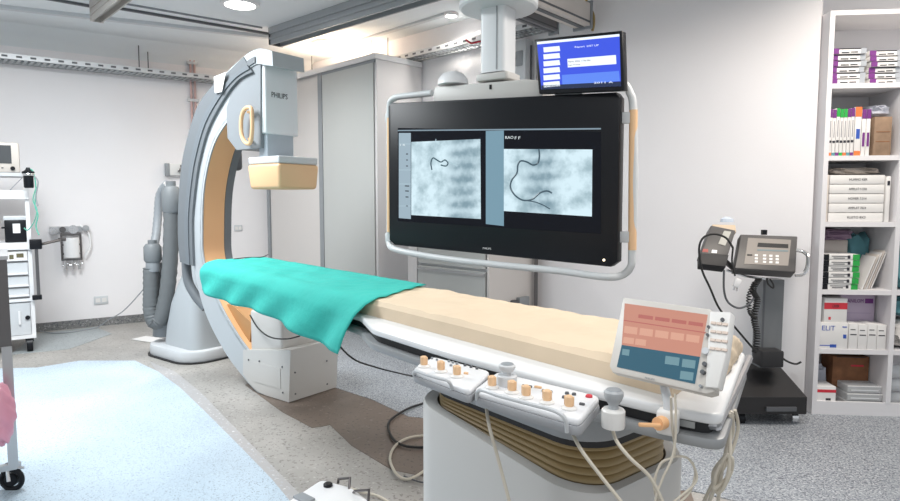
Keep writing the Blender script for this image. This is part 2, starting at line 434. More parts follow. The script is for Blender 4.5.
# copper pipe pair
pp = [onL(191, 90, .02), onL(195, 90, .02)]
t = thing('wall_pipes', 'pair of thin reddish pipes running down the left wall behind the x-ray arm', 'pipe', (pp[0].x, pp[0].y, 1.4))
COP = mat('reddish_pipe', (.62, .42, .40), .45)
for p in pp: MB().cyl((p.x, p.y, 1.3), (p.x, p.y, 2.9), .012, seg=8).build('pipe', COP, t)
for z in (1.5, 2.0, 2.4, 2.8): MB().box(((pp[0]+pp[1])/2).to_2d().to_3d()+V((0, 0, z)), (.12, .03, .03), rz=math.atan2(LD.y, LD.x)).build('pipe_clip', LGREY, t)
def socket(p, d, n, label, w=.12, h=.075, m=None):
    M = frame(p, d); t = thing('wall_socket', label, 'wall socket', p, 'wall sockets')
    s = 1 if (M.to_3x3() @ V((0, 1, 0))).dot(n) > 0 else -1
    MB(M).box((0, s*.006, 0), (w, .012, h), bevel=.003).build('cover_plate', LGREY, t)
    k = MB(M); k.box((-w*.22, s*.0125, 0), (w*.32, .003, h*.5)); k.box((w*.22, s*.0125, 0), (w*.32, .003, h*.5)); k.build('inserts', OFFW, t)
Ld3 = V((LD.x, LD.y, 0))
socket(onL(101, 300), Ld3, nL, 'grey double wall socket low on the left wall under the wall manifold', .13, .085)
socket(onL(238, 228), Ld3, nL, 'small grey wall socket seen through the x-ray arm', .09, .07)
socket(onL(174, 301), Ld3, nL, 'pale wall socket low behind the x-ray arm stand', .07, .12)
# wall box with dark end near the arm
p = onL(174, 170); M = frame(p, Ld3); t = thing('wall_outlet_box', 'small white wall box with grey end cap and valve beside the x-ray arm', 'outlet box', p)
s = 1 if (M.to_3x3() @ V((0, 1, 0))).dot(nL) > 0 else -1
MB(M).box((.02, s*.04, 0), (.15, .08, .12), bevel=.006).build('body', OFFW, t)
MB(M).box((-.075, s*.042, 0), (.04, .084, .135), bevel=.004).build('end_cap', MGREY, t)
k = MB(M); k.cyl((.06, s*.08, 0), (.06, s*.13, 0), .022); k.cyl((.02, s*.11, -.02), (.10, s*.11, .03), .007); k.cyl((.07, s*.11, -.05), (.05, s*.11, .05), .007); k.build('valve', DSTEEL, t)
# gas manifold
p = onL(69, 245, .0); M = frame(p, Ld3); t = thing('gas_outlet_manifold', 'chrome gas outlet manifold with flowmeters hanging on the left wall', 'gas manifold', p)
k = MB(M)
k.lo((-.16, s*.0, .13), (.12, s*.03, .19)); k.build('backplate', STEEL, t)
for i, (x, z, r) in enumerate(((-.13, .15, .035), (-.05, .16, .028), (.04, .16, .042), (.15, .17, .030))):
    g = MB(M); g.cyl((x, s*.03, z), (x, s*.10, z), r); g.cyl((x, s*.10, z), (x, s*.115, z), r*.6); g.lo((x-.006, s*.115, z-r*.9), (x+.006, s*.125, z+r*.9)); g.build('gauge', [CHROME, DSTEEL, CHROME, STEEL][i], t)
b = MB(M)
for x in (-.065, .10): b.tube([(x, s*.07, .12), (x, s*.08, -.15)], .009)
for z in (.10, .0, -.09, -.15): b.lo((-.07, s*.06, z), (.105, s*.10, z+.016))
b.build('bracket_frame', DSTEEL, t)
MB(M).lathe([(.001, 0), (.07, 0), (.07, .20), (.001, .20)], (.018, s*.08, -.12)).build('canister', WHITE, t)
v = MB(M)
for x in (-.04, .02, .08):
    v.cyl((x, s*.08, -.15), (x, s*.08, -.24), .014); v.cyl((x-.03, s*.08, -.20), (x+.03, s*.08, -.18), .008)
v.build('valves', CHROME, t)
h = MB(M); h.tube(spline([(.10, s*.05, .20), (.17, s*.06, .12), (.18, s*.06, -.02), (.13, s*.06, -.12)]), .010); h.build('hose', WHITE, t)
# thin wire from the hoses to the floor by the wall
w = [onL(150, 281, .35), onL(136, 298, .3), onL(122, 312, .3), onL(108, 320, .25)]
w2 = [V((q.x, q.y, max(q.z, .012))) for q in w] + [onz(u, v, .012) for u, v in ((95, 328), (60, 333), (40, 331))]
tag(MB().tube(spline(w2, 6), .006, 6).build('thin_cable', MGREY), 'thin grey cable sagging to the floor along the left wall', 'cable')

# ============================================================ WARDROBE
def unit_dir(): return V((.7071, -.7071, 0))
xb = unit_dir(); yb = V((.7071, .7071, 0))
WF = 5.13
def onsum(u, v, S):
    return onpl(u, v, (S/2, S/2, 0), (1, 1, 0))
a, b = onsum(269, 250, WF), onsum(378, 250, WF)
o = V((a.x, a.y, 0)); Wd = (b-a).length; Mw = frame(o, xb)
t = thing('wardrobe', 'tall pale wardrobe with sliding doors against the back wall', 'wardrobe', o + xb*Wd/2)
ZT = 2.60; dp = .56
MB(Mw).lo((0, .03, 0), (Wd-.03, dp, ZT-.002)).build('carcass', CABB, t)
MB(Mw).lo((Wd-.03, 0, 0), (Wd, dp, ZT-.002)).build('side_panel', CABS, t)
MB(Mw).lo((-.02, -.02, ZT), (Wd+.01, dp, ZT+.05)).build('top_rail', WHITE, t)
def wx(u): return (onsum(u, 250, WF)-o).dot(xb)
MB(Mw).lo((wx(272), .0, .05), (wx(321), .028, ZT-.03)).build('door', CABB, t)
MB(Mw).lo((wx(325.5), -.01, .05), (wx(377)-.02, .02, ZT-.03)).build('door', CABG, t)
g = MB(Mw)
for u0, u1 in ((269, 271.5), (321.2, 325)): g.lo((wx(u0), -.012, .0), (wx(u1), .03, ZT-.01))
g.lo((wx(325), -.012, ZT-.03), (wx(377), .02, ZT-.002)); g.build('door_track', MGREY, t)
# drawer cabinet
DF = 5.1
a, b = onsum(408, 250, DF), onsum(489, 250, DF); o = V((a.x, a.y, 0)); L = (b-a).length; Md = frame(o, xb)
t = thing('drawer_cabinet', 'grey drawer cabinet with beige side standing behind the big monitor', 'cabinet', o + xb*L/2)
def dx(u): return (onsum(u, 250, DF)-o).dot(xb)
hz = 1.16; dd = (SUMB-DF)/1.4142-.02
MB(Md).lo((0, .02, 0), (L-.02, dd, hz)).build('carcass', LGREY, t)
MB(Md).lo((L-.02, 0, 0), (L, dd, hz)).build('side_panel', CABB, t)
MB(Md).lo((0, 0, 0), (dx(417), .02, hz)).build('stile', CABS, t)
z = 1.13
zz = [1.12, .99, .745, .50, .25, .03]
for i in range(5):
    dr = MB(Md).lo((dx(418.5), -.006, zz[i+1]+.022), (dx(485.5), .018, zz[i])).build('drawer', CABG if i else LGREY, t)
    MB(Md).lo((dx(418.5), -.02, zz[i]-.035), (dx(485.5), -.0065, zz[i]-.015)).build('handle', STEEL, dr)
# things low beside cabinet + dark post
p = V((b.x, b.y, 0)) + yb*.35
q = onpl(521, 299, p, xb)
t = thing('vent_box', 'small dark grey vent box low on the beige cabinet side', 'vent', q)
MM = frame(q, yb)
MB(MM).box((0, -.02, -.03), (.13, .04, .10), bevel=.005).build('box', MGREY, t)
MB(MM).box((-.11, -.02, -.035), (.06, .04, .08), bevel=.004).build('side_box', DGREY, t)
q = onB(536, 270, .06); tag(MB().lo((q.x-.014, q.y-.014, 0), (q.x+.014, q.y+.014, 2.55)).build('wall_conduit', DSTEEL), 'thin dark vertical conduit on the back wall right of the drawer cabinet', 'conduit')
q = onB(421, 90, .01); tag(MB().lo((q.x-.012, q.y-.012, 1.2), (q.x+.012, q.y+.012, 2.56)).build('wall_conduit', LGREY), 'thin pale vertical conduit on the back wall beside the wardrobe side', 'conduit')
t = thing('wall_switch_box', 'grey electrical box high on the back wall right of the crane column', 'electrical box', onB(523, 60))
q = onB(523, 62, .05); MB(frame(q, xb)).box((0, 0, 0), (.13, .1, .34), bevel=.006).build('box', LGREY, t)
MB(frame(q, xb)).box((.0, -.055, .02), (.07, .01, .12)).build('cover', MGREY, t)
cb = MB()
for k, u in enumerate((514, 518, 527, 531)): q = onB(u, 60, .03); cb.cyl((q.x, q.y, 1.9), (q.x, q.y, 2.58), .009, seg=8)
cb.build('cables', DGREY, t)

# ============================================================ C-ARM
C0 = V((-1.1, 4.15, 0)); E = V((-.8, .6, 0)); Nn = V((.6, .8, 0))
t = thing('x_ray_c_arm', 'huge grey and orange C-shaped x-ray arm on a floor stand at the table head', 'x-ray machine', (-2.1, 5.1, 0))
carm = t
PN = C0 - Nn*.15
def cs(u, v, off=-.15):   # point on the C's side plane
    return onpl(u, v, C0+Nn*off, Nn)
def ab(p): d = p-C0; return (d.dot(E), p.z)
def P3(a, z, n): return C0 + E*a + Nn*n + V((0, 0, z))
def smooth2(pts, n=6): return [tuple(p)[:2] for p in spline([(a, b, 0) for a, b in pts], n)]
outer = smooth2([ab(cs(*q)) for q in ((240, 78), (223, 103), (206, 136), (195, 182), (192, 231), (195, 272), (205, 312), (222, 347), (240, 373), (262, 396), (288, 406))])
inner = smooth2([ab(cs(*q)) for q in ((247, 95), (231, 114), (213, 143), (203, 185), (201, 231), (203, 262), (216, 298), (232, 328), (247, 350), (262, 366), (288, 372))])
def band(out, inn, n0, n1, name, m, parent=t, bev=0):
    mb = MB(); rows = []
    for (a0, z0), (a1, z1) in zip(out, inn):
        rows.append([P3(a0, z0, n0), P3(a1, z1, n0), P3(a1, z1, n1), P3(a0, z0, n1)])
    mb.strip(rows, True); tt = mb.bm; 
    mb.solid([rows[0][i] for i in range(4)], [rows[0][i]+V((0, 0, .0005)) for i in range(4)])
    mb.solid([rows[-1][i] for i in range(4)], [rows[-1][i]+V((0, 0, .0005)) for i in range(4)])
    bmesh.ops.recalc_face_normals(tt, faces=tt.faces)
    return mb.build(name, m, parent)
GCARM = mat('silver_grey_shell', (.46, .49, .51), .38)
DCARM = mat('slate_grey_shell', (.16, .175, .19), .42)
c_ring = band(outer, inner, -.15, .09, 'c_arc', GCARM)
# orange channel laid in the concave face
mo = [(a*.992-.004, z) for a, z in inner]
n = len(inner)
def inset(pts, d):
    out = []
    for i, (a, z) in enumerate(pts):
        p, q = pts[max(i-1, 0)], pts[min(i+1, len(pts)-1)]; tx, tz = q[0]-p[0], q[1]-p[1]; l = math.hypot(tx, tz) or 1
        out.append((a - tz/l*d*-1, z + tx/l*d*-1) if False else (a + tz/l*d, z - tx/l*d))
    return out
i_in = inset(inner, .012); i_out = inset(inner, -.01)
band(i_out[4:-2], i_in[4:-2], -.137, .03, 'inner_channel', ORANGE)
i_in2 = inset(inner, .014); band(i_out[2:-2], i_in2[2:-2], -.15, -.14, 'edge_trim', GCARM); band(i_out[2:-2], i_in2[2:-2], .033, .09, 'edge_trim', DCARM)
# sleeve carrying the arc
so = smooth2([ab(cs(*q, -.17)) for q in ((243, 57), (230, 70), (213, 85), (198, 105), (188, 135), (181, 168), (178, 211), (178, 240), (180, 262))])
si = smooth2([ab(cs(*q, -.17)) for q in ((252, 72), (238, 80), (224, 98), (208, 128), (199, 160), (195, 185), (192, 215), (192, 240), (193, 266))])
band(so, si, -.17, .12, 'sleeve', DCARM)
so2 = [(a*.985+si[i][0]*.015, z) for i, (a, z) in enumerate(so)]
mid1 = [(a*.45+b*.55, z*.45+y*.55) for (a, z), (b, y) in zip(so, si)]; mid2 = [(a*.2+b*.8, z*.2+y*.8) for (a, z), (b, y) in zip(so, si)]
band(mid1, mid2, -.178, -.168, 'sleeve_groove', mat('charcoal_shell', (.16, .18, .20), .4))
# sleeve lower cable arm
k = MB(); k.tube(spline([cs(186, 255, -.1), cs(188, 280, -.1), cs(196, 296, -.08), cs(206, 308, -.05)]), .035, 12); k.build('sleeve_cable_guide', DCARM, t)
# far-side parts seen through the C
k = MB(); q = cs(233, 160, .16); k.box(q, (.10, .12, .16), rz=math.atan2(E.y, E.x), bevel=.03, seg=3); k.build('drive_cover', DGREY, t)
k = MB(); k.tube(spline([cs(229, 150, .2), cs(229, 180, .2), cs(226, 215, .2), cs(226, 250, .2)]), [.03]*24+[.03], 10); k.build('far_hose', RUBBER, t)
# head: top cap, arm plate, image receptor housing
hd = smooth2([ab(cs(*q, -.16)) for q in ((215, 84), (232, 67), (247, 54), (257, 49), (264, 49), (272, 51))])
hi_ = smooth2([ab(cs(*q, -.16)) for q in ((222, 98), (238, 80), (250, 68), (257, 64), (265, 65), (273, 66))])
band(hd, hi_, -.16, .09, 'head_arch', GCARM)
h2 = [(a*.5+b*.5, z*.5+y*.5) for (a, z), (b, y) in zip(hd, hi_)][2:18]; h3 = [(a*.1+b*.9, z*.1+y*.9) for (a, z), (b, y) in zip(hd, hi_)][2:18]
band(h2, h3, -.168, -.158, 'arch_inlay', DCARM)
pl = [ab(cs(*q, -.14)) for q in ((262, 62), (262, 148), (238, 150), (229, 138), (228, 108), (236, 84), (248, 68))]
MB().solid([P3(a, z, -.152) for a, z in pl], [P3(a, z, .10) for a, z in pl]).build('head_plate', mat('medium_grey_shell', (.24, .26, .28), .6), t)
def cbox(a0, a1, n0, n1, z0, z1, name, m, parent=t, bev=.012, seg=3, taper=None):
    c = P3((a0+a1)/2, (z0+z1)/2, (n0+n1)/2)
    return MB().box(c, (abs(a1-a0), abs(n1-n0), z1-z0), rz=math.atan2(E.y, E.x), bevel=bev, seg=seg, taper=taper).build(name, m, parent)
def zat(v, y): return aty(280, v, y).z
rh = cbox(0, .20, -.14, .125, zat(133, 4.02), zat(62, 4.02), 'receptor_housing', mat('pale_shell', (.80, .83, .85), .4))
k = MB(); Pt = onpl(271.5, 97, C0-E*.001, E); X_ = Nn; 
text_mb('PHILIPS', k, Pt, Nn, V((0, 0, 1)), .128, .034, N=-E, lift=.0015); k.build('maker_lettering', INK, rh)
cbox(.01, .10, -.125, .09, zat(158, 4.05), zat(131, 4.05), 'receptor_neck', mat('blue_grey_shell', (.42, .48, .53), .35), bev=.008)
cbox(-.15, .17, -.16, .16, zat(163.5, 4.0), zat(156, 4.0), 'receptor_plate', LGREY, bev=.01)
dt = MB(); dt.box(P3(.01, (zat(163.5, 4)+zat(189, 4))/2, 0), (.335, .335, zat(163.5, 4)-zat(189, 4)), rz=math.atan2(E.y, E.x), bevel=.022, seg=3, taper=.93)
dt.build('image_detector', PEACH, t)
# orange grab handle loop on the near side of the head
k = MB(); hp = [cs(u, v, -.2) for u, v in ((251, 108), (245, 109), (241.5, 118), (241.5, 133), (245, 142), (250, 143), (252, 132), (252, 118))]
k.tube(spline(hp, 5, True), .013, 10, True); k.tube([cs(248, 112, -.2), cs(250, 112, -.12)], .009); k.tube([cs(249, 139, -.2), cs(251, 139, -.12)], .009); k.build('grab_handle', PEACH, t)
# tube end: lower housings
GB = mat('warm_pale_shell', (.55, .54, .52), .4)
tpl = [(a, max(z, .006)) for a, z in [ab(cs(*q, -.16)) for q in ((243, 350), (243, 374), (249, 383), (257, 391), (265, 396.5), (274, 401), (289, 406), (290.5, 350))]]
tb = MB().solid([P3(a, z, -.16) for a, z in tpl], [P3(a, z, .25) for a, z in tpl]).build('tube_base', GB, t)
cbox(-.10, .24, -.13, .20, .265, .56, 'tube_housing', GB, bev=.02)
cbox(-.12, .16, -.163, -.158, .08, .215, 'cover_panel', GB, tb, bev=.0)
for a_, z_ in ((-.14, .23), (-.14, .06), (.1, .23), (.22, .22)):
    q = P3(a_, z_, -.161); MB().cyl(q, q-Nn*.004, .006, seg=8).build('screw', DGREY, tb)
TA = tpl[-1][0]
for n_, z_ in ((-.13, .2), (.14, .22), (.14, .06), (-.13, .06)):
    q = P3(TA-.001, z_, n_); MB().cyl(q, q-E*.004, .006, seg=8).build('screw', DGREY, tb)
k = MB(); pl = [ab(cs(*q, -.05)) for q in ((222, 302), (238, 304), (258, 322), (255, 348), (244, 340), (232, 322))]
MB().solid([P3(a, z, -.1) for a, z in pl], [P3(a, z, .08) for a, z in pl]).build('inner_cover', mat('brown_orange_cover', (.45, .24, .10), .5), t)
k = MB(); k.tube(spline([cs(250, 315, -.16), cs(258, 328, -.16), cs(270, 337, -.18), cs(286, 339, -.18), cs(300, 336, -.18)]), .005, 6); k.build('tube_cable', CABLEB, t)
# stand
sx = onz(191, 352, 0); 
bx0 = V((-2.20, 5.2, 0)); ang = math.atan2(E.y, E.x)
Ms = frame(bx0, -E)
base = [(x, y) for x, y in rring(.74, .50, .2, 6)]
MB(Ms).prism(base, 0, .10, .02).build('stand_foot', LGREY, t)
MB(Ms).prism(rring(.77, .53, .21, 6), 0, .012).build('foot_gasket', BLACKM, t)
k = MB(Ms); rows = []
for z, w, d, ox in ((.10, .50, .34, .07), (.25, .47, .33, .08), (.45, .40, .30, .10), (.60, .32, .27, .14), (.75, .24, .22, .18), (1.0, .2, .2, .22), (1.4, .2, .2, .22)):
    rows.append([V((x+ox, y, z)) for x, y in rring(w, d, .09, 5)])
k.strip(rows, True); k.solid(rows[-1], [p+V((0, 0, .01)) for p in rows[-1]]); k.build('stand_column', GCARM, t)
# hoses at the left of the stand
def hose(u0, pts, r, name, m=RUBBER, y=5.25):
    P = [aty(u, v, yy) for u, v, yy in pts]; S = spline(P, 10)
    rr = [r*(1+.05*math.cos(i*2.6)) for i in range(len(S))]
    return MB().tube(S, rr, 14).build(name, m, t)
hose(0, [(171, 196, 5.15), (171, 240, 5.15), (168, 285, 5.15), (162, 315, 5.15), (155, 322, 5.15), (151, 310, 5.15), (151, 290, 5.15), (151, 268, 5.15)], .062, 'corrugated_hose')
hose(0, [(167, 184, 5.3), (160, 195, 5.35), (158, 215, 5.35), (156, 236, 5.3), (153, 248, 5.25)], .035, 'thin_hose', MGREY)
for uu, v0, v1, r in ((172, 184, 213, .075), (153, 242, 262, .07)):
    p0, p1 = aty(uu, v0, 5.15), aty(uu, v1, 5.15); h_ = p0.z-p1.z
    MB().lathe([(r*.85, 0), (r, .02), (r, h_*.75), (r*.75, h_*.9), (r*.5, h_*.93), (r*.5, h_*1.1), (r*.3, h_*1.1)], p1, 18).build('hose_collar', mat('collar_grey', (.19, .205, .215), .5), t)
p0 = aty(153, 262, 5.15); MB().lathe([(.055, -.08), (.06, -.07), (.055, 0)], p0, 16).build('collar_ring', MGREY, t)
k = MB(); a_, b_ = aty(165, 262, 5.3), aty(165, 335, 5.3); k.tube([a_, (a_+b_)/2+V((.0, 0, 0)), b_], [.07, .085, .10], 14); k.build('rear_column', MGREY, t)
q = onz(148, 340, .003); tag(MB(frame(q, (1, -.5, 0))).lo((-.16, -.06, 0), (.14, .10, .004)).build('white_tile', WCARD), 'small white tile lying on the floor under the left of the arm stand', 'floor tile')
q = onz(166, 352, .003); tag(MB(frame(q, (1, -.5, 0))).lo((-.10, -.05, 0), (.14, .06, .004)).build('white_tile', WCARD), 'small white tile lying on the floor in front of the arm stand', 'floor tile')
# white paper taped at the shoulder
q = [cs(u, v, -.19) for u, v in ((214, 77), (226, 72), (222, 92), (215, 93))]
tag(MB().solid(q, [x-Nn*.002 for x in q]).build('paper_sheet', WCARD), 'white paper sheet stuck on the shoulder of the x-ray arm', 'paper')
q = onz(0, 0, ZC)

# ============================================================ PATIENT TABLE
NH, NF, FF, FH = V((-1.43, 3.70)), V((.495, 1.31)), V((.76, 1.645)), V((-1.20, 4.0))
ZM, ZP = .93, .872
def Mt(s, tt): return (NH*(1-s)+NF*s)*(1-tt) + (FH*(1-s)+FF*s)*tt
t = thing('patient_table', 'long white patient table on a bellows pedestal', 'examination table', (.35, 1.75, 0)); table = t
ax0 = (NF-NH).normalized(); on0 = V((ax0.y, -ax0.x))
plate = [onz(372, 328, ZP).to_2d(), onz(450, 352, ZP).to_2d(), onz(560, 381, ZP).to_2d(), onz(650, 403, ZP).to_2d(), onz(722, 416, ZP).to_2d(), onz(746, 352, ZP).to_2d(), FH+V((-.01, .012)), NH+on0*.012, NH*.42+NF*.58+on0*.03]
plate = [tuple(p) for p in plate]
pr = round_poly(plate, .03, 4)
MB().prism(pr, ZP-.024, ZP, .008, 3).build('tabletop', mat('white_tabletop', (.80, .81, .82), .25), t)
def shrink(poly, d):
    out = []; N = len(poly); area = sum(poly[i-1][0]*poly[i][1]-poly[i][0]*poly[i-1][1] for i in range(N)); sg = 1 if area > 0 else -1
    for i in range(N):
        p, a, b = V(poly[i]), V(poly[i-1]), V(poly[(i+1) % N]); e1 = (p-a).normalized(); e2 = (b-p).normalized()
        n1 = V((-e1.y, e1.x)); n2 = V((-e2.y, e2.x)); nn = (n1+n2); l = nn.length_squared
        out.append(tuple(p + nn*(2*d*sg/l if l > .2 else 0)))
    return out
MB().prism(round_poly(shrink(plate, .02), .03), ZP-.05, ZP-.024).build('shadow_gap', BLACKM, t)
MB().prism(round_poly(shrink(plate, -.006), .04), ZP-.074, ZP-.05, .006).build('side_frame', mat('table_frame_grey', (.32, .33, .34), .4, .3), t)
# accessory rail on the foot end and near side
q0, q1, q2 = [onz(u, v, ZP-.035) for u, v in ((641, 411), (717, 425), (749, 358))]
k = MB(); rl = [q0, q0*.3+q1*.7, q1*.97+q0*.03, q1*.9+q2*.1, q2]
k.tube(spline(rl, 6), .011, 8); k.build('accessory_rail', STEEL, t)
qq = onz(679, 420, ZP-.035); dd_ = (q1-q0).normalized()
MB(frame(qq, dd_)).box((0, -.012, .0), (.07, .008, .014)).build('nameplate', mat('rail_label', (.45, .46, .46), .4, .6), t)
qq = onz(716, 424, ZP-.06); MB().cyl(qq, qq-V((0, 0, .02)), .010).build('red_stop_cap', mat('dark_red', (.3, .02, .03), .4), t)
# carriage and bellows: follows the table axis
ax = (NF-NH).normalized(); axx = V((ax.x, ax.y, 0)); ay = V((-ax.y, ax.x, 0))
pc = V((.285, 1.835, 0)); Mp = frame(pc, axx)     # local x to foot, local y away from camera
MB(Mp).prism(rring(.68, .42, .12, 8), ZP-.17, ZP-.076, .012).build('carriage', mat('carriage_grey', (.34, .36, .38), .4), t)
MB(Mp).prism(rring(.67, .40, .12, 8), ZP-.185, ZP-.165).build('carriage_seam', BLACKM, t)
bl = MB(Mp); rows = []; zt = ZP-.18; zz_ = zt; i = 0
def rim(x): return .675 - (x+.36)/.72*.085
for k_ in range(6):
    for w_, f_ in ((.0, 0), (.018, .25), (.022, .6), (-.006, .92)):
        rows.append([V((x, y, zt + (rim(x)-.03-zt)*(k_+f_)/6)) for x, y in rring(.645+w_, .385+w_, .12, 8)])
bl.strip(rows, True); bl.build('bellows', BELLOW, t, angle=60)
# pedestal shell, rim slants down towards the foot end
out = rring(.73, .50, .13, 8); inn = rring(.675, .425, .125, 8)
ps = MB(Mp); o_, i_ = [], []
r1 = [V((x, y, .0)) for x, y in out]; r2 = [V((x, y, rim(x)-.012)) for x, y in out]; r25 = [V((x*.985, y*.985, rim(x))) for x, y in out]; r3 = [V((x, y, rim(x))) for x, y in inn]; r4 = [V((x, y, .40)) for x, y in inn]
ps.strip([r1, r2, r25, r3, r4], True); bmesh.ops.recalc_face_normals(ps.bm, faces=ps.bm.faces)
ps.build('pedestal_shell', mat('pedestal_shell', (.60, .595, .58), .4), t, angle=30)
MB(Mp).prism(rring(.68, .43, .12, 6), .38, .41).build('pedestal_floor', DGREY, t)
MB(Mp).lo((-.34, -.253, .28), (.34, -.2495, .286)).build('shell_seam', MGREY, t)

# mattress
def quad_mb(s0, s1, n, m_, z0, zf, edge=.012):
    mb = MB(); rows = []
    for i in range(n+1):
        s = s0+(s1-s0)*i/n; row = []
        prof = [(0.004, z0), (0, z0+.012), (0.0, .6)]
        for k in range(m_+1):
            tt = k/m_; p = Mt(s, tt); row.append(V((p.x, p.y, zf(s, tt))))
        lo0 = Mt(s, 0.0); lo1 = Mt(s, 1.0)
        a = V((lo0.x, lo0.y, z0)); b = V((lo1.x, lo1.y, z0))
        row = [a, a*.5+V((row[0].x, row[0].y, row[0].z-.012))*.5 + V((math.sin(i*1.3)*.002, 0, 0)), V((row[0].x, row[0].y, row[0].z-.012))] + row[1:-1] + [V((row[-1].x, row[-1].y, row[-1].z-.012)), b]
        rows.append(row)
    mb.strip(rows, True)
    t_ = mb.bm
    mb.solid(rows[0], [p+V((0.0, 0, 0.0004)) for p in rows[0]]); mb.solid(rows[-1], [p+V((0.0, 0, 0.0004)) for p in rows[-1]])
    bmesh.ops.recalc_face_normals(t_, faces=t_.faces)
    return mb
def mz(s, tt):
    e = min(tt, 1-tt)
    x, y = Mt(s, tt)
    w = .0030*math.sin(38*x+13*y+2*math.sin(11*y)) + .0022*math.sin(70*y-21*x+2*math.sin(9*x)) + .0020*math.sin(25*(x+.6*y)+3*math.sin(6*y))
    return ZM - .003*math.exp(-e*40) + w*(1-math.exp(-e*20))
mt = quad_mb(.002, .995, 120, 24, ZP+.0005, mz).build('mattress', SHEET, None, angle=32)
tag(mt, 'long thin mattress under a cream sheet on the patient table', 'mattress')
# crumpled end of the sheet
k = MB(); rows = []
cA, cB, cC = onz(722, 330, ZM+.02), onz(745, 352, ZP+.01), onz(704, 392, ZP+.01)
for i in range(15):
    a = i/14*.72; row = []
    top = V(Mt(.985, 1-a).to_3d()) + V((0, 0, ZM+.022*math.sin(a*3.1)+.01*math.sin(a*17)))
    bot = onz(742, 352, ZP+.006)*(1-a) + onz(716, 392, ZP+.006)*a
    for j in range(10):
        b = j/9; p = top*(1-b)+bot*b; bulge = .03*math.sin(b*3.14)
        p = p + V((.5, -.3, .8)).normalized()*(bulge+.006*math.sin(a*23+b*9)) ; row.append(p)
    rows.append(row)
k.strip(rows); 
o_ = k.build('sheet_fold', SHEET, mt, angle=80); sm = o_.modifiers.new('s', 'SOLIDIFY'); sm.thickness = .004; sm.offset = 1

# teal drape
k = MB(); rows = []; NS = 90
def sfrac(u, v, tt):
    p = onz(u, v, ZM).to_2d(); a = Mt(0, tt); b = Mt(1, tt); return (p-a).dot(b-a)/(b-a).length_squared
sn, sf = sfrac(350, 304, 0), sfrac(415, 287, 1)
outn = -ay
for i in range(NS+1):
    a = i/NS; row = []
    for j in range(0, 25):   # far to near over the top
        tt = 1.012 - j/24*1.03
        s = -.012 + (sf*tt + sn*(1-tt) + .012)*a
        tc2 = max(0, min(1, tt)); p = Mt(s, tt)
        z = mz(max(s, .003), tc2) + .0045 + .002*abs(math.sin(s*19+tt*4))
        row.append(V((p.x, p.y, z)))
    drop = .165 + .04*a + .012*math.sin(a*9)
    fold = .5+.5*math.sin(a*13+1.5*math.sin(a*7)); amp = .014+.10*max(0, a-.6)
    sN = row[-1]
    for j in range(1, 15):
        b = j/14
        q = sN + outn*(.014+.030*min(1, b*4) + b*amp*fold + .012*math.sin(a*31+b*5)*b) + V((0, 0, -drop*b)) + axx*(-.115*b*max(0, a-.8)*5)
        row.append(q)
    rows.append(row)
k.strip(rows)
dr = k.build('surgical_drape', TEAL, None, angle=80); sm = dr.modifiers.new('s', 'SOLIDIFY'); sm.thickness = .003; sm.offset = 1
tag(dr, 'teal surgical drape spread over the head half of the table', 'drape')
# thin black wires over the head
w = [onz(u, v, ZM+.012) for u, v in ((234, 259), (248, 257.5), (262, 257), (268, 254.5))]
tag(MB().tube(spline(w, 5), .003, 6).build('thin_wire', CABLEB), 'thin black wire lying on the teal drape at the table head', 'wire')
w = [aty(330, 335, 2.62), onz(352, 358, .62), onz(375, 367, .5), onz(398, 373, .5), onz(412, 376, .55)]
tag(MB().tube(spline(w, 6), .004, 6).build('hanging_cable', CABLEB), 'thin black cable running from under the teal drape to the left control box', 'cable')

# ============================================================ CONTROL MODULES
CG = mat('control_white', (.76, .77, .79), .35)
def module(name, px, z, th, label, knobs, extra, rails):
    poly = [onz(u, v, z).to_2d() for u, v in px]; c = sum(poly, V((0, 0)))/len(poly)
    t = thing(name, label, 'control panel', (c.x, c.y, z-th))
    rp = round_poly([tuple(p) for p in poly], .025, 5)
    MB().prism(shrink(rp, .002), z-.016, z, .006, 3).build('top_shell', CG, t)
    MB().prism(rp, z-th, z-.014, .006, 2).build('lower_shell', mat('control_grey', (.34, .35, .37), .4), t)
    for u, v in knobs:
        p = onz(u, v+3, z); b = MB().lathe([(.0165, 0), (.0165, .004), (.012, .008)], p+V((0, 0, -.001)), 18).build('knob', OFFW, t)
        MB().lathe([(.009, .006), (.0085, .026), (.006, .029)], p, 14).build('knob_grip', PEACH, b)
        MB().box(p+V((0, 0, .018)), (.022, .006, .020), rz=-.6, bevel=.002).build('knob_lever', PEACH, b)
    for kind, u, v, w, m in extra:
        p = onz(u, v, z)
        if kind == 'pill': MB().box(p+V((0, 0, .002)), (w, .007, .006), rz=-.5, bevel=.002).build('button', m, t)
        else: MB().lathe([(w, 0), (w, .004), (w*.8, .006)], p-V((0, 0, .001)), 10).build('button', m, t)
    k = MB(); k.tube(spline(rails, 6), .0045, 8); k.build('guard_rail', LGREY, t)
    return t
zmd = .868
ra = [onz(u, v, z) for u, v, z in ((414, 375, zmd-.02), (416, 371, zmd+.012), (425, 374, zmd+.015), (438, 378, zmd+.015), (448, 381, zmd+.012), (452, 388, zmd-.01), (453, 396, zmd-.04))]
module('control_module', ((411, 369), (433, 356), (492, 371), (470, 391)), zmd, .034, 'small white control module with three orange knobs clipped to the table side', ((424, 364), (441, 369), (457, 374)),
       [('dot', 432+i*5, 359+i*1.5, .0035, MGREY) for i in range(2)] + [('dot', 449+i*4, 362+i*1.2, .004, MGREY) for i in range(3)] + [('dot', 451+i*4, 366+i*1.2, .004, MGREY) for i in range(2)] + [('dot', 465+i*6, 366+i*1.6, .004, DGREY) for i in range(3)] + [('pill', 466, 374, .012, PEACH)], ra)
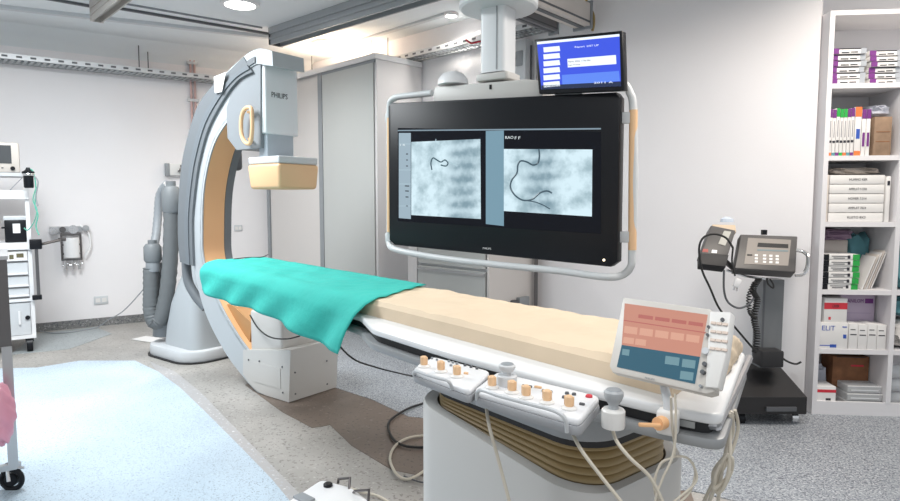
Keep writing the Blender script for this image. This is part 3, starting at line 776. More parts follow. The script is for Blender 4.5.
rb = [onz(u, v, z) for u, v, z in ((478, 404, zmd-.035), (477, 396, zmd-.01), (481, 390, zmd+.012), (500, 396, zmd+.015), (530, 404, zmd+.015), (555, 411, zmd+.013), (565, 419, zmd), (567, 432, zmd-.03))]
mB = module('control_module', ((472, 390), (497, 371), (602, 396), (580, 421)), zmd, .036, 'long white control module with five orange knobs clipped to the table side', ((492, 385), (512, 390), (526, 395), (547, 400), (569, 406)),
       [('pill', 527, 387, .025, DGREY), ('pill', 538, 388, .018, PEACH), ('pill', 547, 392, .025, DGREY), ('dot', 567, 394, .005, DGREY), ('dot', 574, 395, .005, DGREY), ('dot', 564, 398, .005, DGREY), ('dot', 572, 399, .005, DGREY), ('dot', 589, 397, .008, REDC), ('pill', 582, 405, .012, DGREY), ('pill', 500, 381, .012, PEACH)], rb)
def joystick(u, v, z, r, h, label, m1, m2, base=True):
    p = onz(u, v, z); t = thing('joystick', label, 'joystick', p)
    if base:
        MB().lathe([(r*1.15, 0), (r*1.2, .006), (r*1.2, h*.45), (r*1.05, h*.5)], p).build('base', m2, t)
    MB().lathe([(r*.55, h*.45), (r*.5, h*.6), (r*.85, h*.75), (r, h*.85), (r, h*.95), (r*.8, h)], p).build('knob', m1, t)
    MB().lathe([(r*.8, h), (r*.7, h+.002), (.001, h+.002)], p).build('cap', MGREY, t)
joystick(613, 427, .835, .020, .078, 'grey round joystick on a white base right of the long control module', mat('joy_grey', (.40, .42, .44), .4), OFFW)
joystick(507, 385, .868, .020, .05, 'pale round joystick rising behind the long control module', LGREY, LGREY)
# bracket below module B
cb2 = [(485, 402, .80), (490, 430, .72), (498, 465, .62), (508, 500, .5), (514, 530, .4)]
def cable(pts, r, label, m=CABLEW, name='cable'):
    return tag(MB().tube(spline([aty(u, v, y) for u, v, y in pts], 8), r, 8).build(name, m), label, 'cable')
cable([(486, 405, 1.46), (489, 425, 1.38), (497, 455, 1.38), (505, 485, 1.37), (514, 520, 1.36)], .004, 'cream cable hanging from the left of the long control module over the pedestal')
cable([(570, 428, 1.32), (580, 448, 1.24), (600, 475, 1.22), (622, 503, 1.21), (640, 530, 1.21)], .004, 'cream cable hanging from the right end of the long control module')
cable([(612, 424, 1.30), (616, 440, 1.24), (630, 458, 1.22), (652, 480, 1.22), (670, 520, 1.22)], .004, 'cream cable hanging from the grey joystick')
# ============================================================ TOUCH DISPLAY
BLp, BRp, TLp = aty(610, 371, 1.34), aty(709, 393, 1.17), aty(624, 297, 1.41)
X = (BRp-BLp).normalized(); Y0 = (TLp-BLp); Y = (Y0 - X*Y0.dot(X)).normalized(); N = X.cross(Y)
if N.y > 0: N = -N
def ond(u, v, d=0): return onpl(u, v, BLp+N*d, N)
p_ = aty(668, 419, 1.25)
t = thing('touch_display', 'off-white touch display with salmon and blue screen on a clamp at the table foot', 'touch screen', (p_.x, p_.y, p_.z-.03))
def pslab(px, d0, d1, name, m, parent, bev=0, rnd=0, pf=None):
    pf = pf or ond
    q = [pf(u, v) for u, v in px]; nn = N if pf is ond else pf.n
    a = [x+nn*d0 for x in q]; b = [x+nn*d1 for x in q]
    mb = MB(); t_ = bmesh.new(); n = len(a)
    A = [t_.verts.new(p) for p in a]; B = [t_.verts.new(p) for p in b]
    t_.faces.new(A[::-1]); t_.faces.new(B)
    for i in range(n): t_.faces.new((A[i], A[(i+1) % n], B[(i+1) % n], B[i]))
    bmesh.ops.recalc_face_normals(t_, faces=t_.faces)
    if rnd:
        bmesh.ops.bevel(t_, geom=[e for e in t_.edges if (e.verts[0] in A) != (e.verts[1] in A)], offset=rnd, segments=4, profile=.5, affect='EDGES')
    if bev: bmesh.ops.bevel(t_, geom=[e for e in t_.edges if e.calc_length() > 0 and e.calc_face_angle(0) > 1.2], offset=bev, segments=2, profile=.5, affect='EDGES')
    mb._merge(t_); return mb.build(name, m, parent)
CASE = mat('display_case', (.60, .57, .53), .4)
cs_ = pslab(((623, 297), (711, 309), (714, 392), (706, 394), (612, 372), (609, 366)), -.03, 0, 'case', CASE, t, bev=.004)
SAL = glow('salmon_screen', (.74, .34, .25), .62); BLU = glow('blue_screen', (.035, .115, .17), .8)
pslab(((625, 303.5), (708, 315), (700, 357), (622, 345)), .0003, .0012, 'salmon_screen_half', SAL, cs_)
pslab(((622, 345), (700, 357), (695, 384), (617, 367)), .0003, .0012, 'blue_screen_half', BLU, cs_)
def rect_on(u0, v0, w, h, sl=.14, sk=-.12): return ((u0, v0), (u0+w, v0+w*sl), (u0+w+h*sk, v0+w*sl+h), (u0+h*sk, v0+h))
k1 = glow('salmon_button', (.62, .20, .17), .6); k2 = glow('salmon_tile', (.84, .45, .33), .66); k3 = glow('blue_tile', (.18, .32, .37), .75)
for i in range(4): pslab(rect_on(639+i*16.7, 314.5+i*2.3, 14.5, 3.6), .0013, .0018, 'screen_button', k1, cs_)
for i in range(5): pslab(rect_on(625+i*15.5, 326+i*2.1, 13, 7), .0013, .0018, 'screen_button', k2, cs_)
for i in range(2): pslab(rect_on(624+i*12, 337+i*1.7, 10.5, 6), .0013, .0018, 'screen_button', k2, cs_)
for u, v, w, h in ((623, 349, 7, 6), (666, 356, 14, 8), (683, 359, 13, 8), (681, 371, 13, 8)): pslab(rect_on(u, v, w, h), .0013, .0018, 'screen_button', k3, cs_)
pslab(((624, 320), (706, 332.5), (706, 333.5), (624, 321)), .0013, .0018, 'screen_rule', k1, cs_)
k = MB(); text_mb('PHILIPS', k, ond(645, 378.5), X, Y, .022, .0035, N=N, lift=.0005); k.build('maker_lettering', MGREY, cs_)
# keypad strip at its right
kp = pslab(((711, 312), (732, 313), (727, 355), (719, 389), (706, 388)), -.02, .006, 'keypad', OFFW, t, bev=.003)
k = MB()
for i in range(4):
    for j in range(3):
        q = ond(713.5+j*6-i*.3, 323+i*8.5+j*.7, .007); k.box(q, (.010, .004, .005), rot=frame((0, 0, 0), X, Y))
k.build('keys', mat('key_beige', (.72, .60, .52), .5), kp)
for u, v, r, m in ((707, 352, .007, LGREY), (706, 365, .0045, DGREY), (704, 373, .0045, DGREY), (710, 328, .003, DGREY), (709, 336, .003, DGREY), (724, 321, .004, DGREY), (702, 387, .003, MGREY)):
    q = ond(u, v, 0); MB().cyl(q, q+N*.009, r, seg=12).build('button', m, kp)
# post and clamp
a_ = (BLp+BRp)/2 + N*-.02; a2 = onz(663, 397, .885); a3 = onz(661, 406, .85)
k = MB(); top = ond(664, 385, -.035); k.tube([top, V((p_.x, p_.y, p_.z+.03)), V((p_.x, p_.y, p_.z-.02))], [.009, .010, .012], 12); k.build('post', LGREY, t)
MB(frame(V((p_.x, p_.y, p_.z-.005)), dd_)).box((0, 0, .0), (.042, .036, .052), bevel=.008, seg=3).build('clamp', OFFW, t)
kk = MB(); q = V((p_.x, p_.y, p_.z-.003)); od = V((-.75, -.55, 0)).normalized(); kk.cyl(q+od*.015, q+od*.035, .014, seg=12); kk.box(q+od*.045+V((-.01, 0, 0)), (.045, .010, .008), rz=math.atan2(-.1, 1), bevel=.003); kk.build('clamp_knob', ORANGE, t)
cable([(675, 394, 1.22), (676, 425, 1.22), (673, 455, 1.22), (662, 480, 1.22), (655, 503, 1.22), (660, 530, 1.22)], .0025, 'thin cream cable hanging straight down from the touch display')
def coil(px, r, label, turns=3, lead=()):
    pts = list(lead)
    for i in range(turns):
        for u, v, y in px: pts.append((u+random.uniform(-2.5, 2.5), v+random.uniform(-3, 3), y+random.uniform(-.01, .01)))
    return cable(pts, r, label)
coil([(675, 455, 1.25), (660, 466, 1.25), (656, 488, 1.24), (664, 510, 1.24), (685, 495, 1.25), (695, 478, 1.26), (690, 460, 1.26)], .0025, 'loosely coiled cream cable loop below the touch display', 2, lead=[(671, 397, 1.20), (672, 425, 1.22)])
cable([(735, 410, 1.36), (738, 430, 1.38), (728, 460, 1.38), (712, 485, 1.38), (700, 510, 1.38)], .004, 'cream cable hanging at the right of the table foot, outermost of three')
cable([(732, 412, 1.35), (733, 432, 1.37), (725, 455, 1.37), (718, 478, 1.37), (706, 510, 1.37)], .004, 'cream cable hanging at the right of the table foot, middle of three')
cable([(729, 413, 1.34), (728, 440, 1.36), (722, 470, 1.36), (716, 520, 1.36)], .004, 'cream cable hanging at the right of the table foot, innermost of three')
coil([(731, 456, 1.33), (722, 458, 1.33), (714, 475, 1.33), (714, 490, 1.33), (722, 486, 1.33), (729, 470, 1.33)], .004, 'tight bundled coil of cream cable tied below the table foot corner', 3, lead=[(731, 411, 1.345), (730, 435, 1.35)])

# ============================================================ BIG MONITOR
cTL, cBL = aty(388, 108, 3.50), aty(389, 242, 3.50)
TL, TR, BR, BL = aty(388, 106, 3.50), aty(620, 93, 2.78), aty(616, 266, 2.78), aty(389, 243, 3.50)
X = (BR-BL).normalized(); Y0 = ((TL-BL)+(TR-BR)); Y = (Y0-X*Y0.dot(X)).normalized(); NM = X.cross(Y)
if NM.y > 0: NM = -NM
Oc = (TL+TR+BR+BL)/4
def onm(u, v, d=0): return onpl(u, v, Oc+NM*d, NM)
onm.n = NM
big = thing('big_monitor', 'huge black wall-size monitor showing two x-ray angiogram images', 'monitor', (Oc.x, Oc.y, 1.0)); t = big
hs = pslab(((388, 106), (391, 103), (616, 92), (620, 97), (617, 262), (610, 267), (394, 245), (389, 240)), -.07, 0, 'housing', BLACK, t, bev=.008, pf=onm)
GL = mat('screen_glass', (.004, .005, .010), .2, spec=.2)
pslab(((398, 128), (601, 132), (601, 234), (398, 221)), .0004, .0012, 'screen_glass', GL, hs, pf=onm)
pslab(((398, 130), (601, 128), (601, 129.5), (398, 131.2)), .0014, .002, 'toolbar', glow('toolbar_glow', (.35, .48, .58), .5), hs, pf=onm)
pslab(((399, 133), (411, 133), (411, 219), (399, 218)), .0014, .002, 'side_panel', glow('panel_glow', (.40, .53, .62), .65), hs, pf=onm)
pslab(((486, 131), (504, 130.5), (504, 226), (486, 224)), .0014, .002, 'middle_panel', glow('panel_glow2', (.21, .37, .47), .66), hs, pf=onm)
i1 = pslab(((411.5, 142), (480.5, 139), (481, 219), (411.5, 215)), .0014, .002, 'angiogram_image', xray('xray_left', 3.1, X, (onm(463, 180)-V((Oc.x, Oc.y, 1))).dot(X), .075), hs, pf=onm)
i2 = pslab(((504, 149), (592.5, 149.5), (592, 216.5), (504, 211)), .0014, .002, 'angiogram_image', xray('xray_right', 8.4, X, (onm(541, 180)-V((Oc.x, Oc.y, 1))).dot(X), .075), hs, pf=onm)
def vessel(px, r, par, m):
    S = spline([onm(u, v, .0022) for u, v in px], 6)
    MB().tube(S, r, 6).build('vessel', m, par)
VES = glow('vessel_dark', (.05, .09, .12), .8); VE2 = glow('vessel_soft', (.38, .51, .57), .9)
vessel([(539, 149), (539.5, 156), (538, 163), (533, 165), (527, 162), (521, 161), (518, 165), (517, 173), (512, 180), (510.5, 187), (514, 194), (520, 199), (526, 200.5), (533, 199), (540, 193), (547, 191), (552, 193)], .0045, i2, VES)
vessel([(526, 200.5), (535, 202), (543, 205), (550, 209)], .003, i2, VES)
vessel([(432, 170), (431, 163), (433, 158), (437, 160), (441, 162), (445, 160), (448, 163), (446, 166), (441, 165)], .004, i1, VES)
vessel([(436, 139), (434, 150), (433, 158)], .002, i1, VE2)
vessel([(445, 160), (452, 163), (457, 166)], .003, i1, VE2)
k = MB(); lb = [('RAO', 505.5, 137.5, .045), ('F F', 515, 138, .03)]
for s_, u, v, w in lb: text_mb(s_, k, onm(u, v+1.5), X, Y, w, .014, N=NM, lift=.003)
text_mb('1 R', k, onm(400.5, 146), X, Y, .035, .011, N=NM, lift=.003)
k.build('screen_lettering', glow('white_text', (.8, .88, .9), .8), hs)
k = MB()
for v, w in ((154, .012), (160, .01), (166, .012), (186, .03), (191, .025), (197, .02), (206, .012)):
    q = onm(407, v, .0025); k.box(q, (w, .001, .006), rot=frame((0, 0, 0), X, Y) @ Matrix.Rotation(math.pi/2, 4, 'X') if False else frame((0, 0, 0), X, Y))
k.build('panel_marks', INK, hs)
k = MB()
for v in (144, 170, 184, 206): k.tube([onm(399, v, .0025), onm(411, v, .0025)], .0012, 4)
k.build('panel_rules', VE2, hs)
k = MB(); text_mb('PHILIPS', k, onm(483, 249), X, Y, .048, .010, N=NM, lift=.002); k.build('maker_lettering', WHITE, hs)
q = onm(604, 260); MB().cyl(q, q+NM*.003, .006, seg=8).build('power_light', glow('led', (1, .85, .6), 2), hs)
q = onm(615, 200); MB().box(q-NM*.02, (.012, .02, .03)).build('side_button', LGREY, hs)
# tubular frame
D = -.10
k = MB(); fr = [(432, 93), (410, 95.5), (398, 97), (391, 101), (389.5, 112), (389.5, 170), (389.5, 232), (389, 243), (397, 250), (440, 258), (500, 265), (560, 271), (605, 277), (622, 275), (631, 266), (632, 250), (634, 180), (633, 108), (630, 93), (624, 84), (612, 82), (600, 83)]
k.tube(spline([onm(u, v, .0 if 8 <= i <= 12 else -.05) for i, (u, v) in enumerate(fr)], 6), .0175, 12); k.build('tube_frame', TUBE, t)
for uu, v0, v1, rr in ((633.5, 110, 250, .019), (390.5, 118, 232, .021)):
    k = MB(); k.tube([onm(uu, v0, -.05), onm(uu-.8 if uu > 500 else uu, (v0+v1)/2, -.05), onm(uu-1.2 if uu > 500 else uu, v1, -.05)], rr, 12); k.build('grip_sleeve', PEACH, t)
for v in (118, 237):
    a_, b_ = onm(612, v, -.045), onm(632, v, -.045); k = MB(frame((a_+b_)/2, b_-a_)); k.box((0, 0, 0), ((b_-a_).length, .02, .05), bevel=.004); k.build('frame_bracket', LGREY, t)
    a_, b_ = onm(392, v, -.045), onm(386, v, -.045); k = MB(frame((a_+b_)/2, b_-a_)); k.box((0, 0, 0), ((b_-a_).length, .02, .05), bevel=.004); k.build('frame_bracket', LGREY, t)
# crossbar and dome on the monitor
cb_ = thing('monitor_crane', 'pale ceiling crane column with crossbar carrying the big monitor', 'ceiling crane', (Oc.x-.02, Oc.y+.12, 2.9)); t = cb_
bar = pslab(((430, 92), (432, 86), (524, 78), (540, 80), (540, 102), (431, 110)), -.16, -.03, 'crossbar', GB, t, bev=.006, pf=onm)
q = onm(490.5, 87, -.0295); MB().box(q, (.012, .01, .022)).build('key_slot', BLACK, bar)
cx = onm(498, 80, -.10)
q = onm(453, 84, -.08)
k = MB(); rows = []
k.lathe([(.082, 0), (.078, .03), (.055, .058), (.02, .07), (.001, .071)], q+V((0, 0, -.005)), 24); k.build('dome_cover', WHITE, bar)
colp = V((cx.x, cx.y, 0)); zc0 = cx.z-.01; cz1 = 2.265
Mc = frame(colp, X.to_2d().to_3d())
MB(Mc).prism(rring(.19, .145, .02, 3), zc0, zc0+.035, .006).build('column_foot', GB, t)
MB(Mc).prism(rring(.145, .13, .02, 3), zc0+.04, cz1).build('column', mat('column_white', (.70, .72, .74), .35), t)
MB(Mc).lo((.025, -.0685, zc0+.05), (.031, -.0645, cz1)).build('column_seam', MGREY, t)
MB(Mc).lathe([(.19, cz1), (.20, cz1+.01), (.20, cz1+.035), (.13, cz1+.05)], (0, 0, 0), 32).build('swivel_disc', LGREY, t)
MB(Mc).lathe([(.12, cz1+.04), (.12, cz1+.16)], (0, 0, 0), 24).build('swivel_neck', DGREY, t)
# carriage beams (direction of the back wall normal)
zb = 2.60
ctr = V((colp.x, colp.y, 0)); dB = V((.66, .75, 0)).normalized(); nB = V((dB.y, -dB.x, 0))
MB(frame((ctr+V((0, 0, cz1+.17))), dB)).box((0, 0, .07), (.5, .42, .16), bevel=.02).build('trolley', mat('trolley_grey', (.36, .37, .38), .45), t)
def two(pa, pb, w, h, m, label, name='crane_beam'):
    p, q = V(pa), V(pb); M = frame(p, q-p); L = (q-p).length; tt = thing(name, label, 'crane beam', (p+q)/2)
    MB(M).lo((0, -w/2, 0), (L, w/2, h)).build('beam', m, tt)
    s = MB(M)
    s.lo((0, -w/2-.004, h*.12), (L, -w/2-.0005, h*.2)); s.lo((0, w/2+.0005, h*.12), (L, w/2+.004, h*.2)); s.lo((0, -w*.15, -.005), (L, w*.15, -.0005)); s.build('groove', DGREY, tt)
    e = MB(M).lo((L+.0005, -w*.6, -.02), (L+.02, w*.6, h+.02)).build('end_plate', MGREY, tt); return tt
BG = mat('beam_beige', (.62, .57, .53), .5)
e1 = onz(582, 27, zb); two(e1-dB*2.2, e1, .13, .16, BG, 'beige box beam running over the small blue monitor towards the right wall')
e2 = onz(553, 32, zb-.02); two(e2-dB*2.0, e2, .07, .12, mat('beam_dark', (.22, .22, .23), .45), 'dark narrow beam running beside the beige crane beam')
q = onz(589, 26, zb); tag(MB().tube(spline([q+V((-.02, .02, ZC-zb)), q+V((-.02, .02, .2)), q+V((.0, .02, .15)), q+V((.035, .02, .09)), q+V((.04, .02, .02)), q+V((.03, .02, -.03))], 5), .010, 8).build('brass_pipe', mat('brass', (.45, .33, .14), .35, .9)), 'short bent brass pipe beside the end of the beige beam', 'pipe')
w = [onz(u, v, 2.66) for u, v in ((466, 40), (471, 43), (477, 42), (482, 41))]
tag(MB().tube(spline(w, 5), .008, 6).build('cable_loop', REDC), 'small red cable end sticking out of the back cable tray', 'cable')

# ============================================================ SMALL MONITOR
sTL, sTR, sBR, sBL = aty(534, 41, 2.98), aty(622, 31, 2.72), aty(624, 91, 2.72), aty(539, 93.5, 2.98)
X = (sBR-sBL).normalized(); Y0 = ((sTL-sBL)+(sTR-sBR)); Y = (Y0-X*Y0.dot(X)).normalized(); NS_ = X.cross(Y)
if NS_.y > 0: NS_ = -NS_
Os = (sTL+sTR+sBR+sBL)/4
def ons(u, v, d=0): return onpl(u, v, Os+NS_*d, NS_)
ons.n = NS_
t = thing('small_monitor', 'small black monitor with a blue menu screen above the big monitor', 'monitor', (Os.x, Os.y, Os.z-.15))
hs = pslab(((534, 39.5), (622, 30.5), (624, 90.5), (539, 94)), -.045, 0, 'housing', BLACK, t, bev=.004, pf=ons)
pslab(((537, 42), (619.5, 34), (621, 86), (541.5, 89.5)), .0003, .001, 'screen', glow('menu_blue', (.035, .075, .62), 1.0), hs, pf=ons)
pslab(((541.5, 85.5), (621, 81.5), (621, 86), (541.8, 89.5)), .0011, .0016, 'task_bar', glow('taskbar', (.01, .02, .06), 1), hs, pf=ons)
wt = glow('menu_white', (.75, .82, .9), 1.0)
pslab(((537, 42), (619.5, 34), (619.6, 36.5), (537.2, 44.5)), .0011, .0016, 'title_bar', wt, hs, pf=ons)
for i in range(6): pslab(((543.5, 47.5+i*7), (559.5, 46+i*7), (560.3, 51+i*7), (544, 52.5+i*7)), .0011, .0016, 'menu_button', wt, hs, pf=ons)
pslab(((567.5, 59), (616, 55), (616.5, 64), (568, 67.5)), .0011, .0016, 'text_field', wt, hs, pf=ons)
pslab(((562, 75), (619, 71), (620, 81), (562.5, 85)), .0011, .0014, 'footer', glow('menu_blue2', (.09, .20, .72), 1), hs, pf=ons)
k = MB(); text_mb('Report  LIST UP', k, ons(575, 48.5), X, Y, .115, .010, N=NS_, lift=.002); text_mb('2011 A', k, ons(594, 83.8), X, Y, .09, .008, N=NS_, lift=.002)
for u in (541.5+1, 546, 550): text_mb('o', k, ons(u, 91), X, Y, .008, .008, N=NS_, lift=.002) if False else None
k.build('screen_lettering', wt, hs)
k = MB(); text_mb('Name: ANG. 1736-09A', k, ons(568.5, 62.5), X, Y, .11, .007, N=NS_, lift=.002); text_mb('Last Frame', k, ons(568.5, 65.8), X, Y, .06, .006, N=NS_, lift=.002); k.build('field_lettering', INK, hs)
a_ = ons(570, 80, -.05); k = MB(); k.box(a_, (.14, .02, .14), rot=frame((0, 0, 0), X, Y)); k.tube([a_, V((a_.x, a_.y+.03, a_.z-.12)), onm(528, 92, -.10)], .018, 10); k.build('mount_arm', MGREY, t)

# ============================================================ LEFT TROLLEY
q = onz(17, 346, 0); yt = 5.30
pR = V((aty(34.5, 300, yt).x, yt, 0)); W_ = .62; Dp = .45
xq = V((.83, .56, 0)).normalized(); nq = V((xq.y, -xq.x, 0)); Mq = frame(pR - xq*W_, xq)
def onq(u, v, off=0): return onpl(u, v, pR+nq*off, nq)
t = thing('equipment_trolley', 'white equipment trolley with drawers and black castors by the left wall', 'trolley', pR-V((W_/2, -.2, 0)))
def zv(v): return aty(20, v, yt-.1).z
TW = mat('trolley_white', (.78, .78, .79), .4)
for x in (0, W_-.03):
    for y in (0, Dp-.03): MB(Mq).lo((x, y, .13), (x+.03, y+.03, zv(174))).build('post', TW, t)
MB(Mq).lo((-.02, -.02, zv(199)), (W_-.0, Dp, zv(190))).build('shelf', TW, t)
MB(Mq).lo((-.02, -.02, zv(176)), (W_+.02, Dp, zv(172.5))).build('top_shelf', LGREY, t)
MB(Mq).lo((-.02, -.02, zv(250)), (W_+.01, Dp, zv(243))).build('work_top', TW, t)
MB(Mq).lo((0, .03, .13), (W_-.001, Dp-.001, zv(250)-.001)).build('carcass', TW, t)
zs = [252, 263, 277, 289, 299]
for i in range(4):
    d = MB(Mq).lo((.03, -.005, zv(zs[i+1])+.016), (W_-.035, .028, zv(zs[i]))).build('drawer', [OFFW, LGREY, LGREY, LGREY][i], t)
    MB(Mq).lo((.03, -.025, zv(zs[i+1])+.016), (W_-.035, -.0055, zv(zs[i+1])+.03)).build('drawer_lip', WHITE, d)
MB(Mq).lo((0, -.01, zv(302.5)), (W_, .028, zv(299.5))).build('rail', WHITE, t)
d = MB(Mq).lo((.03, .0, zv(336)), (W_-.035, .028, zv(304))).build('door', LGREY, t)
MB(Mq).lo((W_-.12, -.02, zv(325)), (W_-.105, -.001, zv(312))).build('handle', WHITE, d)
MB(Mq).cyl((W_-.055, .0, zv(319)), (W_-.055, -.012, zv(319)), .018).build('lock', BLACK, d)
MB(Mq).lo((0, -.01, zv(340)), (W_, .028, zv(336.5))).build('rail', WHITE, t)
for x in (.05, W_-.05):
    for y in (.03, Dp-.05):
        c = MB(Mq); c.cyl((x-.022, y, .062), (x+.022, y, .062), .06); c.lo((x-.03, y-.03, .09), (x+.03, y+.03, .13)); c.build('castor', BLACK, t)
k = MB(Mq); k.lo((W_+.02, -.03, zv(300)), (W_+.045, -.005, zv(247))); k.build('side_bar', DSTEEL, t)
k = MB(Mq); k.box((W_+.03, -.02, zv(245)), (.09, .06, .085), bevel=.008); k.build('clamp', BLACK, t)
k = MB(Mq); k.box((W_+.02, -.02, zv(299)), (.07, .05, .04), bevel=.006); k.build('lower_clamp', BLACK, t)
k = MB(Mq); a_ = aty(42, 244, yt+.0); b_ = aty(62, 239.5, yt+.15); k2_ = MB(); k2_.tube([a_, b_], .012, 8); k2_.box(b_, (.06, .03, .03), bevel=.006); k2_.build('arm', DSTEEL, t)
k = MB(Mq)
text_mb('1 000', k, Mq @ V((W_-.24, -.0, zv(259))), Mq.to_3x3() @ V((1, 0, 0)), V((0, 0, 1)), .13, .03, N=Mq.to_3x3() @ V((0, -1, 0)), lift=.008) if False else None
k.lo((W_-.22, -.0075, zv(260)), (W_-.18, -.0055, zv(256))); k.lo((W_-.16, -.0075, zv(260.5)), (W_-.13, -.0055, zv(255))); k.lo((W_-.11, -.0075, zv(258)), (W_-.06, -.0055, zv(254)))
k.build('drawer_stickers', mat('sticker', (.12, .10, .05), .5), t)
# vital signs monitor on the top shelf
a_ = aty(-12, 172, yt+.02); zt_ = zv(172.5)
qv = onq(19, 150, .02); Mv = frame(V((qv.x, qv.y, zt_))-xq*.34, xq)
t = thing('vital_signs_monitor', 'beige bedside monitor with dark screen on top of the left trolley', 'monitor', Mv.translation+V((.17, .1, 0)))
MB(Mv).lo((0, 0, .001), (.34, .22, .25), bevel=.012).build('case', mat('beige_case', (.62, .57, .52), .45), t)
MB(Mv).lo((.03, -.004, .075), (.285, .0, .225)).build('screen', mat('dark_screen', (.07, .075, .08), .25), t)
for x in (.1, .13, .16, .19, .22): MB(Mv).box((x, -.002, .038), (.014, .006, .008)).build('button', DGREY, t)
MB(Mv).cyl((.29, 0, .035), (.29, -.014, .035), .017).build('knob', BLACK, t)
# black battery box
qa, qb = onq(5, 240, -.03), onq(27, 240, -.03); Mk = frame(V((qa.x, qa.y, zv(243))), xq); wk = (qb-qa).length
t = thing('black_box', 'black equipment box with white label on the trolley worktop', 'equipment box', Mk.translation+V((.09, .1, 0)))
MB(Mk).lo((0, 0, .001), (wk, .2, .19), bevel=.01).build('body', BLACK, t)
MB(Mk).lo((-.005, -.005, .19), (wk+.005, .205, .225), bevel=.006).build('lid', LGREY, t)
MB(Mk).lo((wk*.38, -.003, .08), (wk*.72, -.0005, .16)).build('label_plate', WHITE, t)
MB(Mk).lo((-.02, -.004, .12), (.03, -.0005, .135)).build('strap', BLACK, t)
p = V((aty(12, 245, yt).x, yt, zv(243)))
# suction jar
q = aty(29, 188, yt-.1); t = thing('suction_jar', 'small dark suction jar with tubes on the right post of the trolley', 'jar', q)
MB().lathe([(.03, 0), (.036, .01), (.036, .11), (.045, .115), (.045, .135), (.02, .15), (.012, .17)], q).build('jar_body', BLACK, t)
MB().lathe([(.046, .10), (.048, .115), (.046, .12)], q).build('lid_ring', CHROME, t)
def tb_(px, m, label, r=.005, y=None):
    y = y or yt-.09
    return tag(MB().tube(spline([aty(u, v, y) for u, v in px], 7), r, 7).build('tubing', m), label, 'tubing')
tb_([(26, 174), (30, 169), (34, 174), (36, 190), (35, 205), (38, 215), (36, 226), (39, 235)], GREEN, 'green tubing hanging down from the suction jar at the trolley corner')
tb_([(36, 188), (33, 200), (37, 210), (34, 222), (28, 230), (24, 228)], GREEN, 'thin green tube looping back to the black box on the trolley', .004)
tb_([(34, 176), (38, 182), (36, 196), (38, 206)], MGREY, 'short grey tube beside the suction jar', .006)
tb_([(22, 178), (16, 184), (10, 190)], MGREY, 'thin grey lead hanging under the bedside monitor', .003)

# ============================================================ STEEL FRAME LEFT + PINK BAG
q = onz(5, 487, 0); yl = 2.70
t = thing('instrument_table', 'brushed steel side of an instrument table at the left edge of the room', 'instrument table', (q.x, yl, 0))
x1 = aty(9.2, 300, yl).x; z1 = aty(5, 257, yl).z
x1w = x1; Mst = frame(V((x1, yl, 0)), (.81, .58, 0)); x1 = 0; yl = 0
MB(Mst).lo((x1-.45, yl, z1-.012), (x1+.004, yl+.5, z1+.004)).build('top', STEEL, t)
MB(Mst).lo((x1-.45, yl+.002, .66), (x1, yl+.03, z1-.013)).build('side_panel', DSTEEL, t)
MB(Mst).lo((x1-.038, yl-.002, .10), (x1, yl+.035, .66)).build('leg', STEEL, t)
MB(Mst).lo((x1-.45, yl, .10), (x1+.01, yl+.03, .125)).build('lower_rail', STEEL, t)
yl = 2.70; xc = aty(12, 480, yl).x
k = MB(); k.tube([V((xc+.045*math.cos(a), yl, .052+.045*math.sin(a))) for a in [i*math.pi/12 for i in range(24)]], .012, 8, True); k.cyl((xc, yl-.012, .052), (xc, yl+.012, .052), .03); k.build('castor', BLACK, t)
k = MB(); k.tube([(xc, yl-.02, .05), (xc-.01, yl-.01, .11), (xc-.02, yl, .125)], .008); k.cyl((xc-.03, yl, .10), (xc+.06, yl, .105), .006); k.build('castor_fork', CHROME, t)
# pink bag
k = MB(); c = aty(-2, 415, 2.58); t_ = bmesh.new(); bmesh.ops.create_icosphere(t_, subdivisions=4, radius=1)
for v in t_.verts:
    d = v.co.copy(); r = 1 + .06*math.sin(d.x*9+d.z*5) + .05*math.sin(d.z*13+d.y*7) + .03*math.sin(d.x*21-d.z*17)
    v.co = V((d.x*.062*r, d.y*.06*r, d.z*.135*r))
bmesh.ops.transform(t_, matrix=Matrix.Translation(c), verts=t_.verts); k._merge(t_)
tag(k.build('plastic_bag', PINKB, None, angle=80), 'pink plastic bag hanging at the left edge beside the steel table leg', 'plastic bag')

# ============================================================ INJECTOR ON STAND (RIGHT)
yi = 3.60
def ii(u, v, y=yi): return aty(u, v, y)
b0 = ii(772, 412); t = thing('injector_console', 'dark grey injector console with keypad on a black wheeled stand', 'medical console', (b0.x, yi, 0))
BK = mat('soft_black_metal', (.016, .015, .016), .45)
xl, xr = ii(736, 400, yi-.1).x, ii(807, 400, yi-.1).x
zt2 = ii(770, 398).z
sh = MB(); 
sh.solid([V((xl, yi-.10, .07)), V((xr, yi-.10, .07)), V((xr, yi+.20, .07)), V((xl, yi+.20, .07))], [V((xl+.0, yi-.10, .17)), V((xr, yi-.10, .17)), V((xr-.02, yi+.20, .29)), V((xl+.06, yi+.20, .29))]); sh.build('wheel_base', BK, t)
MB().lo((ii(757, 408).x, yi-.112, .09), (ii(786, 408).x, yi-.101, .115)).build('front_slot', DGREY, t)
for x in (xl+.05, xr-.05):
    for y in (yi-.05, yi+.15):
        c = MB(); c.cyl((x-.018, y, .036), (x+.018, y, .036), .035); c.lo((x-.014, y-.014, .05), (x+.014, y+.014, .07)); c.build('castor', CHROME if x > b0.x and y < yi else BLACK, t)
COLG = mat('column_grey', (.17, .18, .19), .45)
ca, cb3 = ii(759, 300, yi+.1), ii(780, 300, yi+.1)
MB().lo((ca.x, yi+.06, .30), (cb3.x, yi+.16, ii(770, 279, yi+.1).z)).build('column', COLG, t)
